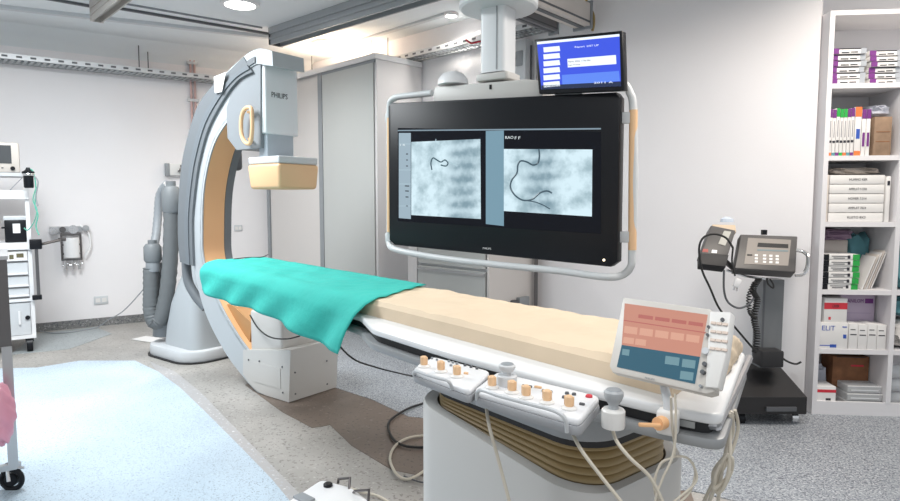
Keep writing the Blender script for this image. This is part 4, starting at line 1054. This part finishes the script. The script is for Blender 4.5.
MB().lo((ca.x+.004, yi+.0595, .30), (ca.x+.016, yi+.061, ii(770, 279, yi+.1).z)).build('column_edge', DGREY, t)
MB().box(ii(768, 357, yi+.03), (.13, .12, .10), bevel=.01).build('junction_block', BLACKM, t)
# console head plane tilted
a_, b_, c_ = ii(734, 270, yi-.10), ii(796, 276, yi-.10), ii(741, 234, yi+.10)
X = (b_-a_).normalized(); Y0 = c_-a_; Y = (Y0-X*Y0.dot(X)).normalized(); NC = X.cross(Y)
if NC.y > 0: NC = -NC
def onc(u, v, d=0): return onpl(u, v, a_+NC*d, NC)
onc.n = NC
hd_ = pslab(((735, 268), (741, 234), (798, 236), (796, 272)), -.06, 0, 'console_head', mat('console_grey', (.075, .072, .072), .45), t, bev=.008, pf=onc)
pslab(((744, 264), (748, 238), (791, 240), (788, 266)), .0003, .002, 'key_panel', mat('panel_grey', (.22, .20, .185), .4), hd_, pf=onc)
pslab(((757, 247), (758, 243), (788, 244.5), (788, 248.5)), .0022, .003, 'display_window', BLACK, hd_, pf=onc)
pslab(((757, 251), (757, 249.5), (788, 250.5), (788, 252)), .0022, .003, 'strip', mat('teal_strip', (.12, .18, .2), .4), hd_, pf=onc)
KW = mat('key_white', (.72, .72, .72), .5)
for i in range(4):
    for j in range(3):
        u, v = 756+i*6.3+(2 if i else 0), 255.5+j*3.2+i*.3
        pslab(((u-1.6, v+1), (u-1.5, v-1), (u+1.6, v-.9), (u+1.5, v+1.1)), .0022, .004, 'key', KW, hd_, pf=onc)
pslab(((747, 256), (747, 254.5), (752, 254.7), (752, 256)), .0022, .004, 'key', BLACK, hd_, pf=onc)
q = onc(764, 234, -.01); MB().box(q+V((0, 0, .01)), (.028, .02, .03)).build('knob', BLACK, hd_)
k = MB(); hp = [ii(796, 250, yi-.03), ii(804, 252, yi-.05), ii(808, 257, yi-.08), ii(807, 268, yi-.12), ii(803, 274, yi-.14), ii(795, 275, yi-.13)]
k.tube(spline(hp, 6), .011, 10); k.build('handle', CHROME, t)
k = MB(); k.tube([ii(726, 270, yi), ii(745, 276, yi-.02), ii(765, 279, yi-.02)], .008); k.build('support_bar', CHROME, t)
# coiled cord
pts = []; n = 260
S = spline([ii(759, 279, yi-.05), ii(753, 290, yi-.05), ii(757, 300, yi-.05), ii(754, 318, yi-.05), ii(757, 335, yi-.05), ii(755, 352, yi-.02)], 50)
for i, p in enumerate(S):
    a = i*.9; pts.append(p + V((.016*math.cos(a), .016*math.sin(a), 0)))
MB().tube(pts, .0042, 5).build('coiled_cord', CABLEB, t)
S = spline([ii(755, 282, yi-.06), ii(749, 296, yi-.06), ii(750, 312, yi-.06), ii(755, 318, yi-.06)], 40); pts = [p + V((.012*math.cos(i*.9), .012*math.sin(i*.9), 0)) for i, p in enumerate(S)]
MB().tube(pts, .0038, 5).build('coiled_cord', CABLEB, t)
# injector head / powered box on the left
t2 = thing('contrast_injector', 'dark grey injector power head beside the console with a cream top', 'injector head', ii(718, 268))
a_, b_, c_ = ii(700, 264, yi-.12), ii(725, 268, yi-.12), ii(710, 236, yi+.05)
X = (b_-a_).normalized(); Y0 = c_-a_; Y = (Y0-X*Y0.dot(X)).normalized(); NI = X.cross(Y)
if NI.y > 0: NI = -NI
def oni(u, v, d=0): return onpl(u, v, a_+NI*d, NI)
oni.n = NI
hb = pslab(((701, 254), (711, 225), (736, 230), (728, 256)), -.07, 0, 'body', mat('console_grey', (.075, .072, .072), .45), t2, bev=.008, pf=oni)
pslab(((700, 265), (700, 254), (728, 256), (725, 268)), -.04, .012, 'front_block', BLACKM, t2, bev=.004, pf=oni)
pslab(((718, 244), (724, 231), (731, 232), (725, 246)), .0004, .003, 'label_plate', mat('panel_light', (.40, .40, .37), .5), hb, pf=oni)
pslab(((702, 252), (703, 249), (708, 249.5), (708, 252.5)), .0004, .003, 'red_label', mat('red_label', (.35, .08, .07), .5), hb, pf=oni)
pslab(((711, 253), (712, 250), (717, 250.5), (716.5, 253.5)), .0004, .003, 'white_label', WHITE, hb, pf=oni)
pslab(((712, 226), (714, 222), (737, 222.5), (738, 230)), -.12, -.02, 'top_plate', mat('cream_plate', (.55, .44, .32), .5), t2, bev=.004, pf=oni)
MB().lathe([(.04, 0), (.036, .02), (.015, .032)], oni(727, 222, -.05), 16).build('clear_dome', mat('dome_blue', (.55, .62, .72), .2), t2)
k = MB(); k.tube([oni(726, 262, -.05), ii(733, 268, yi)], .016); k.build('mount_arm', DSTEEL, t2)
def bc(px, r, label, m=CABLEB, y=yi-.18):
    return tag(MB().tube(spline([aty(u, v, y) for u, v in px], 8), r, 7).build('cable', m), label, 'cable')
bc([(733, 248), (726, 238), (714, 234), (703, 238), (699, 250), (702, 270), (710, 288), (719, 308), (733, 325), (750, 345), (757, 352)], .006, 'long black cable looping over the injector head and down to the stand')
bc([(733, 248), (732, 262), (735, 276)], .005, 'short black power lead hanging between injector head and console')
q = aty(737, 283, yi-.18); t3 = thing('power_plug', 'white mains plug dangling below the injector console', 'plug', q-V((0, 0, .03)))
MB().box(q, (.032, .024, .05), rot=Matrix.Rotation(.4, 4, 'Y'), bevel=.006).build('plug_body', WHITE, t3)
k = MB(); k.cyl(q+V((.004, 0, -.02)), q+V((.0, 0, -.045)), .004, seg=6); k.cyl(q+V((-.012, 0, -.018)), q+V((-.018, 0, -.04)), .004, seg=6); k.build('pins', CHROME, t3)
bc([(724, 270), (724, 290), (728, 302), (738, 308), (748, 305), (754, 298)], .006, 'grey cable looping under the injector head to the coiled cord', DGREY, yi-.1)
bc([(777, 352), (785, 360), (795, 364), (801, 362)], .006, 'black cable end lying on the black wheeled base', CABLEB, yi+.05)
k = MB(); k.tube(spline([ii(767, 278, yi-.12), ii(768, 284, yi-.12), ii(773, 288, yi-.12), ii(773, 284, yi-.12), ii(770, 279, yi-.12)], 5), .005, 6); k.build('hanging_lead', CABLEB, t)

# ============================================================ SHELF
SX0, SY0 = 2.205, 3.69
sdir = V((.992, -.10, 0)).normalized()
Mh = frame(V((SX0, SY0, 0)), sdir)
SS = 167.5
def L2(u, v): return ((u-(811+(415-v)*.040))/SS, (415+.045*(u-811)-v)/SS)
SD = .36; SW = 1.05; SH = L2(827, 14)[1]
t = thing('shelving_unit', 'white open shelving unit full of medical supplies on the right', 'shelving unit', Mh @ V((SW/2, SD/2, 0)))
SWH = mat('shelf_white', (.74, .73, .75), .45)
th = .027
MB(Mh).lo((0, 0, 0), (th, SD, SH)).build('side_panel', SWH, t)
MB(Mh).lo((SW-th, 0, 0), (SW, SD, SH)).build('side_panel', SWH, t)
DX = L2(888, 250)[0]
MB(Mh).lo((DX, .0, .085), (DX+th, SD-.012, SH-.57*0-(.405))).build('divider', SWH, t)
MB(Mh).lo((th, 0, SH-th), (SW-th, SD, SH)).build('top_panel', SWH, t)
MB(Mh).lo((th, SD-.01, .0), (SW-th, SD, SH-th)).build('back_panel', SWH, t)
MB(Mh).lo((th, .003, 0), (SW-th, .02, .085)).build('plinth', SWH, t)
shz = []
for v in (410, 348.5, 288, 220, 154.5, 84.5):
    z = L2(850, v)[1]; shz.append(z)
    MB(Mh).lo((th, .004, z-.028), (SW-th, SD-.011, z)).build('shelf', SWH, t)
shR = Mh.to_3x3()
sx_, sn_ = shR @ V((1, 0, 0)), shR @ V((0, -1, 0))
def item(name, label, cat, x0, x1, z0, h, y0, y1, m, group=None, bands=(), texts=(), tilt=0, bev=.002, lean=0):
    """box standing on z0; bands (x0,x1,z0,z1 fractions, material) on its front face"""
    if x0 < DX:
        x0 = max(x0, th+.002); x1 = min(x1, DX-.002)
    for z_ in shz+[SH]:
        if z_ > z0+.03: h = h if z_ > z0+h+.03 else z_-.031-z0
    M = Mh @ Matrix.Translation(V((x0, y0, z0+.0006))) @ Matrix.Rotation(tilt, 4, 'Z') @ Matrix.Rotation(lean, 4, 'Y')
    W = x1-x0; D_ = y1-y0
    base = MB(M).lo((0, 0, 0), (W, D_, h), bevel=bev)
    if not bands and not texts:
        o = base.build(name, m); return tag(o, label, cat, group)
    c = M @ V((W/2, D_/2, 0)); t = thing(name, label, cat, c, group)
    base.build('box_body', m, t)
    for i, (a, b, c_, d, mm) in enumerate(bands): MB(M).lo((W*a, -.0012, h*c_), (W*b, .004, h*d)).build('printed_band', mm, t)
    if texts:
        k = MB(); ax_ = M.to_3x3() @ V((1, 0, 0)); ay_ = M.to_3x3() @ V((0, 0, 1)); nn = M.to_3x3() @ V((0, -1, 0))
        for s_, a, b, w, hh, *_ in texts: text_mb(s_, k, M @ V((W*a, 0, h*b)), ax_, ay_, W*w, h*hh, N=nn, lift=.0018)
        k.build('printed_lettering', texts[0][5] if len(texts[0]) > 5 else INK, t)
    return t
def tx(s, a, b, w, h): return (s, a, b, w, h)
sh = dict(zip('654321', shz))
# row 1: two stacks of flat packs
nice = ['bottom', 'second from the bottom', 'third from the bottom', 'fourth from the bottom', 'fifth from the bottom', 'sixth from the bottom', 'top']
for st, (u0, u1, nP, v1, where) in enumerate(((829, 862, 6, 49, 'left'), (866, 899, 6, 53, 'right'))):
    xa, xb_ = L2(u0, 70)[0], L2(u1, 70)[0]; z = sh['1']; hh = (L2(u0, v1)[1]-z)/nP
    for i in range(nP):
        jx = random.uniform(-.006, .006)
        item('catheter_pack', f'purple and white pack, {nice[i] if i < nP-1 else "topmost"} of {where} stack on top shelf', 'medical pack', xa+jx, xb_+jx, z+i*hh, hh-.003, .02+random.uniform(0, .02), .26, WCARD, f'catheter packs in the {where} stack on the top shelf',
             bands=[(0, .2, 0, 1, PURPLE), (.28, .5, .15, .35, INK), (.55, .75, .2, .4, INK), (.84, 1, 0, 1, mat('grey_end', (.35, .38, .42), .5)), (.2, .84, .82, 1, INK)])
# far right sliver stack
# row 2: upright packs
xs0 = L2(825, 130)[0]; tops = [PURPLE, PURPLE, PURPLE, GREENC, GREENC, GREENC, PURPLE, PURPLE]
x = xs0; wds = .0205
cn = ['first', 'second', 'third', 'fourth', 'fifth', 'sixth', 'seventh', 'eighth']
for i in range(8):
    zt1 = .225+random.uniform(-.006, .006)
    item('upright_pack', f'thin upright pack with {"green" if tops[i] is GREENC else "purple"} end, {cn[i]} from the left, second shelf', 'medical pack', x, x+wds-.003, sh['2'], zt1+.05, .03, .25, WCARD, 'thin upright packs on the second shelf',
         bands=[(0, 1, .82, 1, tops[i]), (0, 1, .0, .07, [GREENC, ORC, TEALD, PURPLE][i % 4]), (.1, .9, .28, .33, INK), (.35, .65, .4, .75, mat('grey_print', (.3, .3, .32), .6))]); x += wds
item('upright_pack', 'orange-topped upright pack among the thin packs on the second shelf', 'medical pack', x+.002, x+.036, sh['2'], .285, .03, .24, WCARD, 'thin upright packs on the second shelf', bands=[(0, 1, .80, 1, ORC), (.2, .8, .35, .55, BLUEC), (0, 1, 0, .1, ORC)]); x += .04
for i in range(2):
    item('upright_pack', f'purple upright pack {"just right of the orange-topped one" if i == 0 else "next to the brown carton"}', 'medical pack', x, x+.022, sh['2'], .27, .03, .24, WCARD, 'thin upright packs on the second shelf', bands=[(0, 1, .80, 1, PURPLE), (.2, .8, .2, .5, PURPLE)]); x += .025
item('brown_carton', 'small brown carton standing at the right of the second shelf', 'carton', L2(870, 130)[0], L2(886, 130)[0], sh['2'], .225, .02, .2, mat('pale_brown_card', (.27, .18, .12), .8, vary=.15, vscale=20), bands=[(.1, .9, .35, .37, BCARD), (.1, .9, .6, .62, BCARD)])
def crumple(name, label, cat, x0, x1, y0, y1, z0, z1, m, seed=0, kind=None, sub=3, amp=.12):
    t_ = bmesh.new(); bmesh.ops.create_icosphere(t_, subdivisions=sub, radius=1)
    for v in t_.verts:
        d = v.co.copy(); r = 1 + amp*math.sin(d.x*9+d.z*5+seed) + amp*.8*math.sin(d.z*11+d.y*7+seed*2) + amp*.5*math.sin(d.x*19-d.y*17+seed)
        e = lambda q: math.copysign(abs(q)**.55, q)
        z = max(-1, e(d.z)*(r if d.z > 0 else 1))
        v.co = V((min(1, max(-1, e(d.x)*r*.93)), min(1, max(-1, e(d.y)*r*.93)), z))
        v.co = V(((x0+x1)/2+v.co.x*(x1-x0)/2, (y0+y1)/2+v.co.y*(y1-y0)/2, z0+.001+(min(v.co.z, 1.1)+1)*(z1-z0)/2.1))
    k = MB(Mh); k._merge(t_); return tag(k.build(name, m, None, angle=50), label, cat)
def LX(u, v): return L2(u, v)[0]
crumple('plastic_bag', 'clear crumpled plastic bag on top of the small brown carton', 'plastic bag', LX(869, 110), LX(887, 110), .03, .2, sh['2']+.227, sh['2']+.30, BAGL, 2)
# row 3: flat label boxes
z = sh['3']; nl = ['bottom', 'second from the bottom', 'middle', 'second from the top', 'top']; hb_ = (L2(850, 173)[1]-z)/5
for i, s_ in enumerate(['KLETO 8X3', 'AMPLAT 7024', 'HOMER 7.014', 'AMPLAT 5 DIA', 'HUMMO KER']):
    item('label_box', f'flat white box with black writing, {nl[i]} of the third shelf stack', 'box', LX(829, 200)+random.uniform(-.002, .002), LX(881, 200)-.004, z+i*hb_, hb_-.003, .03, .30, WCARD, 'flat white boxes stacked on the third shelf', texts=[tx(s_, .35, .38, .33, .26)])
item('upright_box', 'narrow white box standing left of the label box stack', 'box', LX(824.5, 200), LX(828, 200), z, .28, .03, .28, CREAMC)
item('upright_box', 'narrow white box standing right of the label box stack', 'box', LX(882, 200), LX(886, 200), z, .27, .03, .28, WCARD, bands=[(.2, .8, .8, .9, INK)])
crumple('folded_plastic', 'crumpled beige plastic film on top of the label box stack', 'plastic film', LX(830, 170), LX(882, 170), .05, .28, z+5*hb_+.0, z+5*hb_+.045, mat('beige_film', (.42, .37, .33), .4), 1)
# row 4
z = sh['4']
xa, xb_ = LX(819, 270), LX(857, 270); hp_ = (L2(850, 252)[1]-z)/6
for i in range(6):
    jx = random.uniform(-.004, .004)
    item('green_pack', f'black white and green pack, {nice[i] if i < 5 else "topmost"} in the fourth shelf stack', 'medical pack', xa+jx+.012, xb_+jx, z+i*hp_, hp_-.003, .015+random.uniform(0, .01), .19, WCARD, 'black and green packs stacked on the fourth shelf',
         bands=[(0, .18, 0, 1, BLACK), (.82, 1, 0, 1, GREENC), (.3, .6, .25, .4, INK), (.25, .7, .6, .72, INK), (.68, .75, .2, .8, INK)])
item('cream_box', 'large cream box behind the black and green packs', 'box', LX(827, 250), LX(862, 250), z, .285, .21, .33, CREAMC)
crumple('mauve_bag', 'mauve crumpled plastic bag at the back left of the fourth shelf', 'plastic bag', LX(828, 230), LX(862, 230), .10, .33, z+.288, z+.36, PURPD, 4)
crumple('teal_fabric', 'folded teal fabric bundle at the back right of the fourth shelf', 'fabric', LX(862.5, 240), LX(886, 240), .20, .33, z, z+.34, TEALD, 5)
for i in range(5):
    item('paper_envelope', f'white paper envelope leaning on the fourth shelf, {cn[i]} from the left', 'envelope', LX(860.5, 285)+i*.018, LX(860.5, 285)+i*.018+.007, z+.002, .245-.012*abs(i-3), .03+i*.01, .17, [WCARD, CREAMC][i % 2], 'white envelopes leaning on the fourth shelf', lean=.33, bev=0)
# row 5
z = sh['5']
item('glove_box', 'white and blue glove box on the fifth shelf', 'glove box', LX(819, 335), LX(847, 335), z, L2(830, 321)[1]-z, .02, .16, WCARD, bands=[(.05, .55, .10, .13, BLUEC), (.40, .62, .04, .16, BLUEC), (.84, .95, .4, .55, BLUEC), (.8, .95, .82, .86, BLUEC)], texts=[tx('ELIT', .1, .70, .45, .18)+(BLUEC,)])
item('red_box', 'white box with a red band standing on the glove box', 'box', LX(825, 310), LX(847, 310), L2(830, 321)[1]+.001, L2(836, 297)[1]-L2(830, 321)[1], .03, .16, WCARD, bands=[(0, 1, .55, .82, REDC), (.2, .3, .1, .22, REDC)], texts=[tx('i3IIR', .35, .62, .3, .12)])
for i in range(4):
    xa = LX(848, 335)+i*.0535
    item('small_carton', f'small white carton, {cn[i]} from the left in the row on the fifth shelf', 'carton', xa, xa+.051, z, (L2(860, 323)[1]-z)*(1-.03*(i % 2)), .02, .13, WCARD, 'small white cartons on the fifth shelf', bands=[(.15, .85, .55, .59, INK), (.15, .7, .75, .78, INK)])
item('lilac_box', 'large lilac box printed XANILOM on the fifth shelf behind the small cartons', 'box', LX(849, 310), LX(883, 310), z, L2(866, 293.5)[1]-z, .14, .30, LILAC, bands=[(.72, .95, .79, .88, PURPLE), (.12, .9, .1+.50, .61, mat('pale_violet', (.36, .30, .44), .6))], texts=[tx('XANILOM', .12, .80, .55, .07)+(PURPLE,)])
# row 6
z = sh['6']
item('red_box', 'white box with a red stripe on the lowest shelf', 'box', LX(815, 396), LX(836, 396), z, L2(825, 387)[1]-z, .02, .16, WCARD, bands=[(0, 1, .72, .86, REDC), (.5, .75, .35, .45, INK)])
crumple('plastic_bag', 'crumpled bluish plastic bags piled above the red striped box', 'plastic bag', LX(818, 380), LX(838, 380)+.02, .17, .32, z, z+.24, BAGL, 7)
item('brown_box', 'open brown carton standing at the back of the lowest shelf', 'carton', LX(846, 370), LX(882, 370), z+.0, .28, .18, .33, BCARD, bands=[(.5, .85, .78, .82, REDC), (.1, .9, .985, .999, INK)])
for i in range(3):
    hh = .042
    item('clear_tray', f'clear plastic tray in the pile on the lowest shelf, {["bottom", "middle", "top"][i]}', 'tray', LX(847, 395)+.006*i, LX(884, 395)-.012, z+i*(hh+.004), hh, .02+.01*i, .17, GLASSY, 'clear plastic trays on the lowest shelf', bands=[(.1, .9, .3, .45, LGREY), (0, 1, .9, 1, WHITE)], bev=.006)
crumple('plastic_bag', 'dark crumpled plastic bag stuffed on top of the brown carton', 'plastic bag', LX(847, 356), LX(881, 356), .19, .32, z+.282, z+.335, mat('dark_plastic', (.05, .05, .055), .4), 9)
# right column
xr0 = DX+th+.004; xr1 = SW-th-.01
for i in range(5):
    item('flat_carton', f'flat white carton in the right shelf column, {nl[i]} of its stack', 'carton', xr0+.003*(i % 2), xr0+.3, sh['3']+i*.05, .048, .03, .3, WCARD, 'flat cartons in the right column', bands=[(0, 1, .9, 1, CREAMC)])
item('blue_binder', 'dark blue folder on top of the flat cartons in the right column', 'folder', xr0+.0, xr0+.28, sh['3']+.252, .05, .04, .3, mat('navy_folder', (.03, .06, .14), .5))
item('dark_case', 'black case standing in the right column on the second shelf', 'case', xr0, xr0+.3, sh['2'], .12, .03, .25, BLACK, bands=[(.02, .08, .3, .6, WHITE)])
item('white_pack', 'white pack lying on the black case in the right column', 'medical pack', xr0, xr0+.3, sh['2']+.122, .06, .03, .25, WCARD, bands=[(0, .3, .4, .6, INK)])
item('black_case', 'small black case on top of the white pack in the right column', 'case', xr0, xr0+.25, sh['2']+.184, .10, .05, .25, BLACKM)
crumple('teal_fabric', 'teal fabric bundle in the right column on the fourth shelf', 'fabric', xr0, xr0+.3, .02, .3, sh['4'], sh['4']+.30, TEALD, 3)
crumple('teal_fabric', 'teal fabric lying on the white roll in the right column', 'fabric', xr0, xr0+.3, .03, .3, sh['5']+.19, sh['5']+.33, TEALD, 8)
crumple('white_fabric', 'white rolled fabric in the right column on the fifth shelf', 'fabric', xr0, xr0+.3, .02, .3, sh['5'], sh['5']+.18, mat('white_fabric', (.6, .58, .56), .9), 6)
for i in range(3):
    t4 = thing('clear_bottle', f'clear plastic bottle lying in the right column on the lowest shelf, {["lowest", "middle", "highest"][i]}', 'bottle', Mh @ V((xr0+.15, .14, sh['6']+.001+i*.085)), 'clear bottles on the lowest shelf')
    MB(Mh).cyl((xr0+.0, .12, sh['6']+.042+i*.085), (xr0+.22, .12, sh['6']+.042+i*.085), .04, seg=18).build('bottle_body', GLASSY, t4)
    MB(Mh).cyl((xr0+.22, .12, sh['6']+.042+i*.085), (xr0+.245, .12, sh['6']+.042+i*.085), .015, seg=12).build('cap', LGREY, t4)
# ============================================================ FLOOR THINGS
zf = .055
fp = [onz(u, v, zf) for u, v in ((321, 479), (352, 487), (395, 520), (345, 535), (283, 504))]
t = thing('foot_switch', 'white foot switch console on the floor at the bottom of the room', 'foot switch', (fp[0].x, fp[0].y-.15, 0))
MB().prism(round_poly([tuple(p.to_2d()) for p in fp], .03), .002, zf, .012, 3).build('body', WHITE, t)
q = onz(328, 486, zf); MB().lathe([(.020, 0), (.020, .01), (.015, .014)], q).build('round_button', BLACK, t)
q = onz(304, 499, zf); MB(frame(q, (.7, -.6, 0))).box((0, 0, .004), (.09, .05, .01), bevel=.003).build('pedal', MGREY, t)
def wire(px): return spline([onz(u, v, z) for u, v, z in px], 2)
for px in (((338, 483, .04), (338.5, 479, .06), (350, 478, .09), (349, 490, .05)), ((353, 493, .05), (355, 491, .07), (369, 490, .10), (368, 505, .05))):
    k = MB(); k.tube([onz(u, v, z) for u, v, z in px], .006, 8); k.build('guard_wire', DSTEEL, t)
def fcable(px, r, m, label): return tag(MB().tube(spline([onz(u, v, .008+r) for u, v in px], 8), r, 7).build('floor_cable', m), label, 'cable')
fcable([(428, 402), (412, 407), (400, 413), (389, 422), (390, 434), (398, 443), (412, 447), (440, 447)], .007, CABLEB, 'black cable curling on the floor left of the pedestal')
fcable([(440, 435), (412, 437), (396, 445), (390, 458), (395, 472), (405, 479), (418, 475), (440, 458)], .007, CABLEW, 'cream cable looping on the floor left of the pedestal')
fcable([(440, 484), (420, 482), (404, 476)], .004, DGREY, 'short dark cable lying beside the cream floor loop')
fcable([(349, 488), (362, 492), (378, 496), (392, 504)], .006, CABLEW, 'cream cable leading away from the foot switch')

# ============================================================ LIGHTS
def area(loc, size, energy, col=(1, 1, 1), rot=(0, 0, 0), sy=None):  # unseen ceiling area lights, added to brighten the room
    l = bpy.data.lights.new('fill_light', 'AREA'); l.energy = energy; l.color = col; l.size = size
    if sy: l.shape = 'RECTANGLE'; l.size_y = sy
    o = bpy.data.objects.new('fill_light', l); C.objects.link(o); o.location = loc; o.rotation_euler = rot
def spot(p, e, col=(1, .95, .88), r=.08, a=150):
    l = bpy.data.lights.new('spot', 'SPOT'); l.energy = e; l.color = col; l.shadow_soft_size = r; l.spot_size = math.radians(a); l.spot_blend = .8
    o = bpy.data.objects.new('spot', l); C.objects.link(o); o.location = p
for u, v, e, c_ in ((240, 2, 70, (1, .97, .93)), (330, 43, 55, (1, .82, .62)), (451, 13, 40, (1, .95, .88))):
    p = onz(u, v, ZC); spot((p.x, p.y, ZC-.04), e, c_)
l = bpy.data.lights.new('warm', 'POINT'); l.energy = 9; l.color = (1, .72, .48); l.shadow_soft_size = .1
o = bpy.data.objects.new('warm', l); C.objects.link(o); p = onz(330, 43, ZC); o.location = (p.x, p.y, ZC-.12)
area((-2.6, 3.4, ZC-.03), 1.2, 110, (.94, .98, 1), sy=1.2)
area((.3, .3, ZC-.03), 1.2, 26, (1, .98, .96), sy=1.2)
area((1.6, 2.6, ZC-.03), .6, 30, (1, .93, .86), sy=.6)
spot((2.35, 3.0, 2.9), 45, (1, .9, .78)); spot((3.0, 3.2, 2.9), 30, (1, .9, .78))
w = bpy.data.worlds.new('world'); bpy.context.scene.world = w; w.use_nodes = True
w.node_tree.nodes['Background'].inputs[0].default_value = (.92, .96, 1, 1); w.node_tree.nodes['Background'].inputs[1].default_value = .52
sc_ = bpy.context.scene
sc_.view_settings.view_transform = 'Standard'; sc_.view_settings.look = 'None'; sc_.view_settings.exposure = .38; sc_.view_settings.gamma = 1; sc_.view_settings.use_curve_mapping = False
